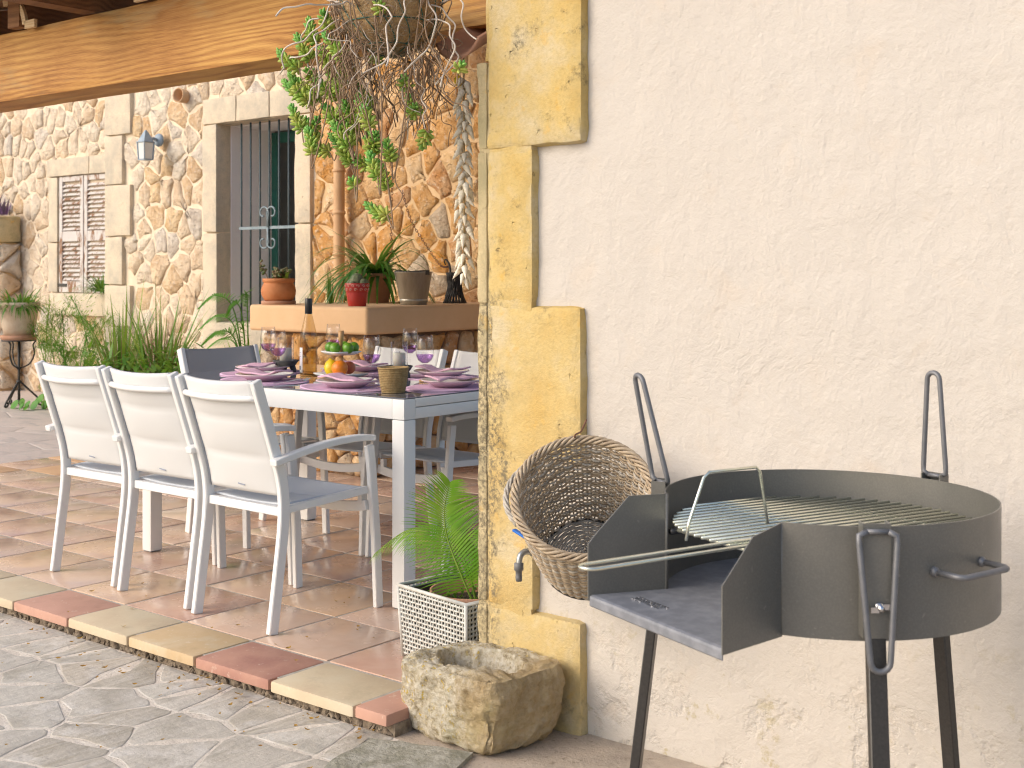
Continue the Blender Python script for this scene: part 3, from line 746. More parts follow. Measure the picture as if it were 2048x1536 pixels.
for a, b in (((-8.445, -.01, 0), (-8.375, .02, 1.59)), ((-7.58, -.01, 0), (-7.52, .02, 1.59)), ((-8.374, -.01, 1.50), (-7.581, .02, 1.59)), ((-8.374, -.01, 0.0), (-7.581, .02, .09))):
    m = MB(); m.box2((a[0] + 8, a[1], a[2]), (b[0] + 8, b[1], b[2])); m.build('frame', 'green_paint', wf, bevel=.004, seg=1)
m = MB(); m.box2((-8.376 + 8, .002, .088), (-7.579 + 8, .008, 1.502)); m.build('pane', 'pane_glass', wf)
# corner quoins of the house
zq = [-.05, .33, .72, 1.09, 1.52, 1.98, 2.42, 2.80, 3.3]
for i in range(len(zq) - 1):
    wide = i % 2 == 0
    hb('quoin', (-10.045, HY - .012, zq[i] + .002), (-9.655 if wide else -9.775, HY + .42, zq[i + 1] - .002), 'sandstone_pale', 20 + i)
# shuttered window
hb('lintel', (-11.64, HY + .375, 2.15), (-10.90, HY + .5, 2.325), 'sandstone_pale', 30); hb('lintel', (-10.897, HY + .375, 2.15), (-10.06, HY + .5, 2.325), 'sandstone_pale', 31)
hb('jamb_stone', (-11.62, HY + .38, 1.50), (-11.455, HY + .5, 2.147), 'sandstone_pale', 32); hb('jamb_stone', (-11.62, HY + .378, 1.003), (-11.455, HY + .5, 1.497), 'sandstone_pale', 33)
hb('window_sill', (-11.58, HY + .36, .78), (-10.2, HY + .5, 1.0), 'sandstone_pale', 34)
for sx in (-11.45, -11.015):
    sh = thing('shutter', ('outer peeling white louvred shutter on the window left of the corner quoins' if sx < -11.2 else 'peeling white louvred shutter touching the corner quoins of the house'), 'shutter', (sx, HY + .40, 1.005), 0, 'shutters of the house window')
    for a, b in (((0, 0, 0), (.055, .035, 1.14)), ((.365, 0, 0), (.42, .035, 1.14)), ((.056, .001, 0), (.364, .034, .11)), ((.056, .001, .50), (.364, .034, .60)), ((.056, .001, 1.09), (.364, .034, 1.14))):
        m = MB(); m.box2(a, b); m.build('shutter_frame', 'shutter_paint', sh, bevel=.003, seg=1)
    sl = MB(); sl.box((0, 0, 0), (.304, .035, .008), m=Matrix.Rotation(R(46), 3, 'X')); sm_ = sl.mesh('slat', 'shutter_paint')
    for z0_, n_ in ((.13, 10), (.622, 13)):
        for k in range(9 if z0_ < .5 else 11): link('slat', sm_, sh, (.21, .0155, z0_ + .0425 * k))
    m = MB(); m.box2((.056, .03, .1), (.364, .033, 1.1)); m.build('slat_gap_shade', 'dark_room', sh)  # added dark sheet, its colour stands for the shade between slats
    if sx < -11.2:
        m = MB(); m.box2((-.03, -.006, .055), (.14, -.001, .085)); m.build('strap_hinge', 'iron_black', sh)
# ------------------------------------------------------------------ counter at the back of the porch
counter = thing('stone_counter', 'rubble stone counter with thick ochre rendered top holding flower pots', 'counter', (-5.8, 5.2, 0))
m = MB(); m.box2((-.52, -.02, .838), (.53, 1.42, 1.0)); m.build('counter_top', 'counter_render', counter, bevel=.022, seg=3)
m = MB(); m.box2((-.43, .05, -.02), (.46, 1.42, .837)); m.build('core', 'mortar_dark', counter)
rs = random.getstate(); random.seed(33)
stones(counter, cells(-.46, .49, 0, .83, .125, .14, .42), .035, 'rubble_orange_shade', lambda u, v: ((u, .05, v), (R(90), 0, 0)), .005, rnd=.12, jit=.005, crag=.05)
stones(counter, cells(.03, 1.4, 0, .83, .14, .155, .42), .035, 'rubble_orange_shade', lambda u, v: ((.46, u, v), (R(90), 0, R(90))), .005, rnd=.12, jit=.005, crag=.05)
random.setstate(rs)
# stone pier at the far left
pier = thing('stone_pier', 'low rubble stone pier with weathered cap block at the left edge', 'pier', (-12.60, 7.06, 0))
m = MB(); m.box2((-.5, -.26, -.02), (.40, -.04, 1.50)); m.build('core', 'mortar_orange', pier)
rs = random.getstate(); random.seed(44)
stones(pier, cells(-.52, .42, 0, 1.50, .16, .16, .36), .045, 'rubble_pale_lit', lambda u, v: ((u, -.26, v), (R(90), 0, 0)), .006, rnd=.14, crag=.05)
stones(pier, cells(-.28, -.03, 0, 1.50, .18, .16, .36), .045, 'rubble_pale_lit', lambda u, v: ((.40, u, v), (R(90), 0, R(90))), .006, rnd=.14, crag=.05)
random.setstate(rs)
rough_block('cap_block', (-.56, -.32, 1.503), (.45, -.05, 1.78), 'sandstone_weathered', pier, .05, .012, 6, .03, seed=7)

# ------------------------------------------------------------------ table
table = thing('dining_table', 'white metal dining table with grey glass top laid for a meal', 'table', (-3.92, 3.745, 0))
TX, TY = .78, .475
m = MB(); m.box2((-TX + .006, -TY + .006, .7495), (TX - .006, TY - .006, .7535)); m.build('glass_top', 'table_glass', table, bevel=.002, seg=1)
for sy in (-1, 1):
    m = MB(); m.box2((-TX + .06, sy * TY, .676), (TX - .06, sy * (TY - .03), .748)); m.build('apron', 'white_paint', table, bevel=.003)
m = MB(); m.box2((TX, -TY + .061, .676), (TX - .03, TY - .061, .716)); m.build('apron', 'white_paint', table, bevel=.003)
m = MB(); m.box2((TX + .0015, -TY + .0615, .7185), (TX - .04, TY - .0615, .7485)); m.build('leaf_edge', 'white_paint', table, bevel=.003)
m = MB(); m.box2((-TX, -TY + .061, .676), (-TX + .03, TY - .061, .748)); m.build('apron', 'white_paint', table, bevel=.003)
for sx in (-1, 1):
    for sy in (-1, 1):
        m = MB(); m.box2((sx * TX, sy * TY, .004), (sx * (TX - .060), sy * (TY - .060), .674)); lg = m.build('leg', 'white_paint', table, bevel=.004)
        m = MB(); m.box2((sx * TX, sy * TY, .6755), (sx * (TX - .0595), sy * (TY - .0605), .748)); m.build('corner_block', 'white_paint', table, bevel=.003)
        m = MB(); m.box2((sx * (TX - .005), sy * (TY - .005), 0), (sx * (TX - .055), sy * (TY - .055), .005)); m.build('foot', 'grey_plastic', lg)
m = MB(); m.box2((TX + .0005, -TY + .437, .685), (TX + .0015, -TY + .475, .698)); m.build('maker_plate', 'black_cap', table)

# ------------------------------------------------------------------ armchairs
CW = .205
def make_chair(label, fab='sling_fabric'):
    t = thing('dining_armchair', label, 'chair', (0, 0, 0), 0, 'white armchairs around the table')
    rear = smooth_path([(-.245, 0), (-.220, .18), (-.197, .36), (-.200, .48), (-.232, .60), (-.315, .845)], 5)
    for s in (-1, 1):
        m = MB(); m.bar([(s * CW, p[0], p[1]) for p in rear], .022, .038); m.build('rear_leg', 'white_paint', t, bevel=.003, seg=1)
        fr = [(s * (CW + .014), .228, 0), (s * (CW + .012), .218, .25), (s * (CW + .012), .196, .50), (s * (CW + .012), .185, .585)]
        m = MB(); m.bar(fr, .022, .034); m.build('front_leg', 'white_paint', t, bevel=.003, seg=1)
        arm = smooth_path([(s * (CW + .026), -.262, .572), (s * (CW + .026), -.16, .592), (s * (CW + .022), -.02, .612), (s * (CW + .014), .12, .617), (s * (CW + .012), .204, .610)], 4)
        m = MB(); m.bar(arm, .036, .022); m.build('armrest', 'white_paint', t, bevel=.003, seg=1)
        m = MB(); m.bar([(s * (CW - .002), -.190, .405), (s * (CW - .002), .185, .425)], .020, .026); m.build('seat_rail', 'white_paint', t, bevel=.002, seg=1)
    m = MB(); m.bar([(-CW + .012, -.19, .398), (CW - .012, -.19, .398)], .024, .03, ref=(0, 1, 0)); m.build('rear_rail', 'white_paint', t, bevel=.002, seg=1)
    fr = [(x, .188, .37 - .02 * (1 - (x / CW) ** 2)) for x in [(-CW + .001) + (2 * CW - .002) * k / 8 for k in range(9)]]
    m = MB(); m.bar(fr, .018, .036, ref=(0, 1, 0)); m.build('front_rail', 'white_paint', t, bevel=.002, seg=1)
    for s in (-1, 1):
        m = MB(); m.box2((s * .165, .178, .372), (s * .185, .196, .412)); m.build('rail_clip', 'white_paint', t)
    # seat sling
    nu, nv = 14, 30; vs = []
    def pad(fn, name, mat, th=.008):
        vs = []
        for side in (0, 1):
            for j in range(nv + 1):
                for i in range(nu + 1):
                    p, n_ = fn(i / nu * 2 - 1, j / nv); vs.append(p + n_ * (th / 2 if side == 0 else -th / 2))
        N = (nu + 1) * (nv + 1); fs = []
        for j in range(nv):
            for i in range(nu):
                a = j * (nu + 1) + i; q = (a, a + 1, a + nu + 2, a + nu + 1); fs += [q, tuple(N + x for x in reversed(q))]
        rim = [i for i in range(nu + 1)] + [j * (nu + 1) + nu for j in range(1, nv + 1)] + [nv * (nu + 1) + i for i in range(nu - 1, -1, -1)] + [j * (nu + 1) for j in range(nv - 1, 0, -1)]
        for k in range(len(rim)):
            a, b = rim[k], rim[(k + 1) % len(rim)]; fs.append((a, b, b + N, a + N))
        return MB().add(vs, fs, True).build(name, mat, t)
    pad(lambda u, v: (Vector((u * (CW - .016), -.172 + .352 * v, .418 + .013 * v - .014 * (1 - u * u) * math.sin(math.pi * min(1, .15 + v * .8)) - .006 * (abs(v - .55) < .03))), Vector((0, 0, 1))), 'seat', 'sling_seat_sky')
    def back(u, v):
        z = .452 + .385 * v
        rr = [p for p in rear]
        y = -.2
        for k in range(len(rr) - 1):
            if rr[k][1] <= z <= rr[k + 1][1]:
                f = (z - rr[k][1]) / max(1e-6, rr[k + 1][1] - rr[k][1]); y = rr[k][0] + (rr[k + 1][0] - rr[k][0]) * f
        puff = .016 * (1 - u ** 4) * abs(math.sin(math.pi * (v * 3.0))) ** .6
        return Vector((u * (CW - .014), y + .006 - .024 * (1 - u * u) * (.35 + .65 * v) - puff * .6, z + .008 * u * u * v)), Vector((0, 1, .25)).normalized()
    pad(back, 'back_sling', fab, .012)
    br = [(x, -.297 - .040 * (1 - (x / CW) ** 2), .785 - .004 * (1 - (x / CW) ** 2)) for x in [(-CW + .008) + (2 * CW - .016) * k / 12 for k in range(13)]]
    m = MB(); m.tube(br, .011, 8); m.build('back_rail', 'white_paint', t)
    for s in (-1, 1):
        pts = []
        for k in range(9):
            p, n_ = back(s * .965, k / 8); pts.append(p - n_ * .007)
        m = MB(); m.tube(pts, .0018, 4); m.build('seam', 'seam_grey', t)
    p, n_ = back(.05, .07)
    m = MB(); m.bar([p - n_ * .0075 + Vector((-.018, 0, 0)), p - n_ * .0075 + Vector((.018, 0, -.003))], .002, .004, ref=(0, 1, 0)); m.build('fabric_tag', 'seam_grey', t)
    return t
ch = make_chair('white armchair nearest the pillar, seen from behind, closest to camera')
ch.location = (-3.476, 3.03, 0); ch.rotation_euler = (0, 0, R(-1))
copy_tree(ch, (-3.960, 3.055, 0), R(-.5), 'middle of the three white armchairs seen from behind')
copy_tree(ch, (-4.452, 3.075, 0), R(1), 'leftmost white armchair with its back to the camera')
copy_tree(ch, (-4.12, 4.03, 0), R(181), 'white armchair on far side of the table behind the candle glass')
copy_tree(ch, (-3.635, 4.03, 0), R(179), 'white armchair on far side of the table partly hidden by the pillar')
hc = make_chair('grey sling armchair at the far left end of the table facing the fruit stand', 'sling_grey')
hc.location = (-4.60, 3.82, 0); hc.rotation_euler = (0, 0, R(-94))

# ------------------------------------------------------------------ table setting
TZ = .7537
def oval(rx, ry, n=28): return [(rx * math.cos(2 * math.pi * k / n), ry * math.sin(2 * math.pi * k / n)) for k in range(n)]
def setting(x, y, rz, where, seed, mat_off=(0, 0)):
    random.seed(seed)
    pm = MB(); nn = 36; rings = [0, .5, .93, 1.0]
    vs = [(0, 0, .003)]
    for r_ in rings[1:]:
        for k in range(nn):
            a = 2 * math.pi * k / nn; vs.append((.205 * r_ * math.cos(a), .155 * r_ * math.sin(a), .003 + (.0015 * math.sin(3 * a + seed) if r_ > .9 else 0) + (.003 * max(0, math.cos(a + 2.6)) if r_ == 1 else 0)))
    for k in range(nn): vs.append((.205 * math.cos(2 * math.pi * k / nn), .155 * math.sin(2 * math.pi * k / nn), .0005))
    fs = [(0, 1 + k, 1 + (k + 1) % nn) for k in range(nn)]
    for q in range(3):
        for k in range(nn): fs.append((1 + q * nn + k, 1 + (q + 1) * nn + k, 1 + (q + 1) * nn + (k + 1) % nn, 1 + q * nn + (k + 1) % nn))
    pm.add(vs, fs, True)
    o = pm.build('placemat', 'pink_linen', None, (x + mat_off[0], y + mat_off[1], TZ), rz)
    tag(o, 'oval pink placemat ' + where, 'placemat', 'pink placemats on the table')
    pl = thing('plate', 'lilac rimmed plate ' + where, 'plate', (x, y, TZ + .0048), rz, 'plates on the table')
    m = MB(); m.lathe([(.0001, .004), (.055, .004), (.062, .0), (.066, .0), (.085, .012), (.118, .024), (.119, .027), (.116, .028)], 36); m.build('plate_body', 'lilac_ceramic', pl)
    m = MB(); m.lathe([(.116, .0282), (.085, .0165), (.06, .008), (.0001, .0078)], 36); m.build('plate_well', 'cream_ceramic', pl)
    # folded napkin: a rippled sheet lying across the plate
    nu, nv = 18, 6; vs = []
    for side in (0, 1):
        for j in range(nv + 1):
            for i in range(nu + 1):
                u = i / nu * 2 - 1; v = j / nv * 2 - 1
                zz = .030 + .005 * math.sin(2.4 * u + seed) + .003 * math.sin(5 * u + v * 2 + seed * 2) + .003 * v * math.cos(3 * u + seed) + .006 * abs(u) ** 3
                vs.append((u * .108 + v * .012, v * .045 * (1 - .12 * u), zz + (.004 if side == 0 else -.002)))
    N = (nu + 1) * (nv + 1); fs = []
    for j in range(nv):
        for i in range(nu):
            a = j * (nu + 1) + i; q = (a, a + 1, a + nu + 2, a + nu + 1); fs += [q, tuple(N + t for t in reversed(q))]
    rim = [i for i in range(nu + 1)] + [j * (nu + 1) + nu for j in range(1, nv + 1)] + [nv * (nu + 1) + i for i in range(nu - 1, -1, -1)] + [j * (nu + 1) for j in range(nv - 1, 0, -1)]
    for k in range(len(rim)):
        a, b = rim[k], rim[(k + 1) % len(rim)]; fs.append((a, b, b + N, a + N))
    o = MB().add(vs, fs, True).build('napkin', 'pink_napkin', None, (x, y, TZ + .0048), rz + U(-.2, .2)); tag(o, 'folded pink napkin on the plate ' + where, 'napkin', 'pink napkins on the plates')
    f = thing('fork', 'steel fork beside the plate ' + where, 'fork', (x + mat_off[0] + .155 * math.cos(rz), y + mat_off[1] + .155 * math.sin(rz), TZ + .006), rz, 'forks on the placemats')
    m = MB(); m.bar(smooth_path([(0, -.095, 0), (0, -.03, .002), (0, .03, .006), (0, .06, .002)], 3), .009, .002); m.build('handle', 'steel', f)
    for q in range(4):
        m = MB(); m.bar([(-.009 + .006 * q, .058, .0025), (-.009 + .006 * q, .072, 0), (-.009 + .006 * q, .10, .008)], .003, .002); m.build('tine', 'steel', f)
setting(-3.60, 3.43, 0, 'left of the straw pot, near table edge', 3)
setting(-4.085, 3.43, R(3), 'behind the near armchair back, near table edge', 5)
setting(-4.42, 3.70, R(92), 'at the head place before the grey armchair', 7)
setting(-3.30, 3.70, R(90), 'at the table end nearest the pillar', 9)
setting(-3.64, 4.02, R(180), 'on the far side behind the right candle', 11)
setting(-4.13, 4.03, R(180), 'on the far side behind the orange', 13)
random.seed(77)
def wine_glass(x, y, label, lean=0):
    t = thing('wine_glass', label, 'wine glass', (x, y, TZ + .0), 0, 'wine glasses on the table')
    m = MB(); m.lathe([(.0001, .004), (.012, .0045), (.030, .0015), (.033, .0008), (.033, 0), (.0001, 0)], 28); m.build('foot', 'clear_glass', t)
    m = MB(); m.lathe([(.012, .0046), (.0055, .012), (.0038, .03), (.0036, .072), (.0055, .086), (.0001, .0865)], 16); m.build('stem', 'clear_glass', t)
    out = [(.0001, .0866), (.012, .088), (.027, .100), (.0355, .120), (.0365, .140), (.0335, .170), (.0300, .200)]
    inn = [(.0290, .200), (.0325, .170), (.0354, .140), (.0344, .120), (.026, .1015), (.012, .0905), (.0001, .0892)]
    m = MB(); m.lathe(out + inn, 28); m.build('bowl', 'clear_glass', t)
    lo = [(.0001, .0894), (.0118, .0907), (.0256, .1020), (.0337, .1195), (.0337, .1235), (.0330, .1235), (.0325, .1190), (.0245, .1028), (.0110, .0918), (.0001, .0905)]
    m = MB(); m.lathe(lo, 28); m.build('tinted_base', 'lilac_glass', t)
    return t
wine_glass(-4.50, 3.80, 'wine glass at the head place left of the bottle, furthest left')
wine_glass(-4.20, 3.60, 'second wine glass from the left, in front of the black candle bowl')
wine_glass(-3.585, 3.55, 'wine glass standing alone right of the orange')
wine_glass(-3.43, 3.69, 'rightmost wine glass in front of the pillar end plates')
wine_glass(-3.90, 4.10, 'wine glass behind the right candle cylinder')
wine_glass(-4.50, 4.20, 'wine glass behind the bottle on the far table side')
b = thing('wine_bottle', 'tall slender pale wine bottle with black cap', 'bottle', (-4.13, 3.71, TZ))
m = MB(); m.lathe([(.0001, .004), (.034, .0), (.037, .004), (.037, .155), (.034, .185), (.025, .225), (.0165, .262), (.0145, .285), (.0145, .33), (.0001, .33)], 28); m.build('glass_body', 'wine_glass_bottle', b)
m = MB(); m.lathe([(.0001, .007), (.0335, .007), (.0342, .110), (.0001, .110)], 24); m.build('wine', 'wine_glass_bottle', b)
m = MB(); m.lathe([(.0149, .268), (.0158, .269), (.0158, .333), (.0149, .335), (.0001, .335)], 20); m.build('cap', 'black_cap', b)
m = MB(); m.lathe([(.0374, .018), (.0376, .018), (.0376, .125), (.0374, .125)], 14, a0=R(195), a1=R(275)); lb = m.build('label', 'label_paper', b)
m = MB()
for k in range(7):
    a = R(226 + k * 5); m.box((.0378 * math.cos(a), .0378 * math.sin(a), .038), (.0014, .0014, .016), rz=a)
m.build('barcode', 'print_grey', lb)
m = MB()
for k in range(5): m.lathe([(.0377, .112 - k * .008), (.0378, .112 - k * .008), (.0378, .1105 - k * .008), (.0377, .1105 - k * .008)], 6, a0=R(215), a1=R(215 + (45 if k % 2 else 34)))
m.build('print_lines', 'print_grey', lb)
fsd = thing('fruit_stand', 'two tier fruit stand of square white plates on a wooden post', 'fruit stand', (-3.955, 3.735, TZ), R(-12))
def sq_plate(s_, z, rim):
    m = MB(); prof = [(.0, 0), (.62, 0), (.82, .006), (1.0, rim), (1.0, rim + .003), (.8, .010), (.6, .004), (0.0, .004)]; n = 32; vs = []
    for r_, zz in prof:
        for k in range(n):
            a = 2 * math.pi * k / n; c_, s2 = math.cos(a), math.sin(a); q = (abs(c_) ** 5 + abs(s2) ** 5) ** (-1 / 5)
            vs.append((c_ * q * s_ * max(r_, .001), s2 * q * s_ * max(r_, .001), z + zz))
    fs = [(i * n + k, i * n + (k + 1) % n, (i + 1) * n + (k + 1) % n, (i + 1) * n + k) for i in range(len(prof) - 1) for k in range(n)]
    return m.add(vs, fs, True)
sq_plate(.098, 0.003, .016).build('lower_plate', 'white_ceramic', fsd); sq_plate(.072, .098, .014).build('upper_plate', 'white_ceramic', fsd)
m = MB(); m.lathe([(.0001, .0072), (.010, .0072), (.010, .0975), (.0001, .0975)], 14); m.build('post', 'turned_wood', fsd)
m = MB(); m.lathe([(.0001, .1025), (.007, .1025), (.007, .155), (.011, .158), (.012, .200), (.0001, .200)], 14); m.build('handle', 'turned_wood', fsd)
m = MB(); m.lathe([(.0001, 0), (.05, 0), (.05, .0028), (.0001, .0028)], 20); m.build('base', 'white_ceramic', fsd)
def fruit(name, lab, mat, dx, dy, z, r_, sq=1.0, ax=(0, 0, 1), grp=None, n=18):
    m = MB(); m.ball((0, 0, 0), r_, n, 12, sq, ax)
    if name == 'lemon': m.lathe([(.011, r_ * sq - .005), (.006, r_ * sq + .004), (.0001, r_ * sq + .006)], 10, (0, 0, 0), True, ax)
    o = m.build(name, mat, None, (-3.955 + dx, 3.735 + dy, TZ + z)); return tag(o, lab, 'fruit', grp)
fruit('orange', 'ripe orange on the lower plate of the fruit stand', 'orange_skin', .040, -.045, .046, .0345, .96)
fruit('lemon', 'yellow lemon on the lower plate left of the orange', 'lemon_skin', -.035, -.022, .043, .031, 1.18, Vector((-.3, .1, .9)).normalized())
fruit('peach', 'reddish fruit half hidden behind the lemon on the lower plate', 'peach_skin', -.01, .055, .040, .029, .95)
for i, (dx, dy, lab) in enumerate(((-.052, -.012, 'lime at the left end of the upper plate'), (.012, -.045, 'frontmost lime on the upper plate, centre'), (.055, -.012, 'lime at the right end of the upper plate'), (-.018, .035, 'lime behind the wooden handle, left of it, on the upper plate'), (.035, .04, 'lime behind the wooden handle, right of it, on the upper plate'))):
    fruit('lime', lab, 'lime_skin', dx, dy, .129, .0235, 1.08, Vector((U(-1, 1), U(-1, 1), .4)).normalized(), 'limes on the fruit stand', 16)
def candle(x, y, lab1, lab2, lab3):
    t = thing('stone_bowl', lab1, 'bowl', (x, y, TZ), 0, 'black stone bowls')
    m = MB(); m.lathe([(.0001, .022), (.028, .024), (.045, .034), (.056, .050), (.058, .054), (.054, .056), (.050, .052), (.043, .046), (.0001, .044)], 24); m.build('basin', 'black_stone', t)
    for k in range(3):
        a = 2 * math.pi * k / 3 + .5; m = MB(); m.tube([(.030 * math.cos(a), .030 * math.sin(a), .030), (.038 * math.cos(a), .038 * math.sin(a), .012), (.040 * math.cos(a), .040 * math.sin(a), 0)], [.014, .012, .009], 8); m.build('foot', 'black_stone', t)
    g = MB(); g.lathe([(.0001, 0), (.036, 0), (.036, .11), (.0345, .11), (.0345, .002), (.0001, .002)], 28)
    o = g.build('glass_cylinder', 'clear_glass', None, (x, y, TZ + .0462)); tag(o, lab2, 'candle glass', 'candle glasses')
    c = thing('candle', lab3, 'candle', (x, y, TZ + .0484), 0, 'cream candles')
    m = MB(); m.lathe([(.0001, 0), (.027, 0), (.027, .058), (.024, .061), (.006, .058), (.0001, .058)], 20); m.build('wax', 'candle_wax', c)
    m = MB(); m.tube([(0, 0, .058), (.001, 0, .068)], .001, 5); m.build('wick', 'black_cap', c)
candle(-4.37, 3.79, 'black stone bowl under the left candle, by the bottle', 'glass cylinder round the left candle', 'cream candle left of the bottle')
candle(-3.735, 3.86, 'black stone bowl under the right candle, behind the straw pot', 'glass cylinder round the right candle behind the straw pot', 'cream candle behind the straw pot')
sp = thing('straw_pot', 'small brown coiled straw pot at the table corner', 'basket', (-3.325, 3.405, TZ))
m = MB(); prof = [(.0001, .002)]
for k in range(15):
    z = .0035 + k * .0062; r_ = .044 + .013 * (k / 14) ** .8
    prof += [(r_ - .0008, z - .003), (r_ + .0016, z), (r_ - .0008, z + .003)]
prof += [(.0555, .0935), (.052, .092), (.041, .008), (.0001, .008)]
m.lathe(prof, 40); m.build('coil', 'straw_weave', sp)
m = MB(); m.lathe([(.0575 + .003 * math.cos(a), .0925 + .003 * math.sin(a)) for a in [2 * math.pi * k / 8 for k in range(9)]], 40); m.build('rim', 'straw_weave', sp)
for (x, y, rz, l) in ((-3.52, 3.83, .3, 'bundle of bamboo sticks lying by the right candle bowl'), (-4.21, 3.80, -.2, 'bundle of bamboo sticks lying by the left candle bowl')):
    t = thing('bamboo_mat', l, 'trivet', (x, y, TZ), rz, 'bamboo trivets')
    for k in range(4):
        m = MB(); m.tube([(-.05, -.015 + .01 * k, .005), (.05, -.015 + .01 * k, .005)], .0046, 8); m.build('stick', 'turned_wood', t)

# ------------------------------------------------------------------ barbecue
random.seed(101)
AX = R(-111.3); e1 = Vector((math.cos(AX), math.sin(AX), 0)); e2 = Vector((math.cos(AX + math.pi / 2), math.sin(AX + math.pi / 2), 0)); ez = Vector((0, 0, 1))
bbq = thing('barbecue', 'round dark grey steel barbecue on three legs in front of the plastered wall', 'barbecue', (-1.03, 2.20, -.064))
BR, ZT, ZB = .30, .854, .669; ho = R(31.5)
m = MB(); th = .0028
n = 96; a0, a1 = AX + ho, AX + 2 * math.pi - ho; vs = []; fs = []
for (r_, z) in ((BR, ZB), (BR, ZT), (BR - th, ZT), (BR - th, ZB)):
    for k in range(n + 1):
        a = a0 + (a1 - a0) * k / n; vs.append((r_ * math.cos(a), r_ * math.sin(a), z))
for q in range(4):
    for k in range(n): fs.append((q * (n + 1) + k, q * (n + 1) + k + 1, ((q + 1) % 4) * (n + 1) + k + 1, ((q + 1) % 4) * (n + 1) + k))
fs += [(0, n + 1, 2 * n + 2, 3 * n + 3), (n, 2 * n + 1, 3 * n + 2, 4 * n + 3)]
m.add(vs, fs, True); o = m.build('drum', 'bbq_steel', bbq); o.data.set_sharp_from_angle(angle=R(40))
m = MB(); m.lathe([(.0001, ZB + .006), (BR - th - .0005, ZB + .006), (BR - th - .0005, ZB + .002), (.0001, ZB + .002)], 72, smooth=False); m.build('fire_floor', 'bbq_tray', bbq)
c_in, w_in, c_out, w_out = BR * math.cos(ho) - .004, BR * math.sin(ho), .402, .190
def L3(a_, l_, z_): return e1 * a_ + e2 * l_ + ez * z_
m = MB(); cs = [(c_in - .03, .0025), (c_out - .006, .0025), (c_out - .001, .0005), (c_out, -.004), (c_out, -.016)]
vs = []
for a_, z_ in cs:
    f = (a_ - c_in) / (c_out - c_in); wd = w_in + (w_out - w_in) * f - .001
    for l_ in (-wd, wd): vs.append(L3(a_, l_, ZB + .0072 + z_ - .0022))
for a_, z_ in reversed(cs):
    f = (a_ - c_in) / (c_out - c_in); wd = w_in + (w_out - w_in) * f - .001
    for l_ in (-wd, wd): vs.append(L3(a_ - (.002 if z_ < 0 else 0), l_, ZB + .0072 + z_ - .0047))
N = len(vs) // 2
fs = [(2 * i, 2 * i + 1, 2 * ((i + 1) % N) + 1, 2 * ((i + 1) % N)) for i in range(N)]
fs += [tuple(2 * i for i in range(N)), tuple(2 * i + 1 for i in range(N - 1, -1, -1))]
m.add(vs, fs); m.build('front_tray', 'bbq_tray', bbq)
for s in (-1, 1):
    prof = [(0, ZB - .003), (1, ZB - .003 - .0), (1, ZB + .100), (.90, ZB + .118), (.48, ZT - .001), (0, ZT - .001)]
    if s > 0: prof = [(0, ZB - .003), (1, ZB - .003), (1, ZB + .105), (.5, ZT - .014), (0, ZT - .001)]
    vs = []
    for off in (0, .0025):
        for t_, z_ in prof: vs.append(L3(c_in + (c_out + .002 - c_in) * t_, s * (w_in + (w_out - w_in) * t_ + off), z_))
    k = len(prof); m = MB(); m.add(vs, [tuple(range(k)), tuple(range(2 * k - 1, k - 1, -1))] + [(i, (i + 1) % k, k + (i + 1) % k, k + i) for i in range(k)])
    m.build('side_panel', 'bbq_steel', bbq)
    # rolled edge where the drum turns into the panel
    m = MB(); m.tube([L3(c_in, s * (w_in + .001), ZB), L3(c_in, s * (w_in + .001), ZT - .001)], .0035, 8); m.build('fold', 'bbq_steel', bbq)
def loop(wa, wb, Ln, r_=.0052):
    """closed rod loop in the (x, z) plane from the hinge at z=0 to z=Ln"""
    pts = [(-wa * .55, 0), (-wa, .006), (-wa, .02), (-wb, Ln - wb)] + [(-wb * math.cos(a), Ln - wb + wb * math.sin(a)) for a in [math.pi * k / 8 for k in range(1, 8)]] + [(wb, Ln - wb), (wa, .02), (wa, .006), (wa * .55, 0)]
    return pts
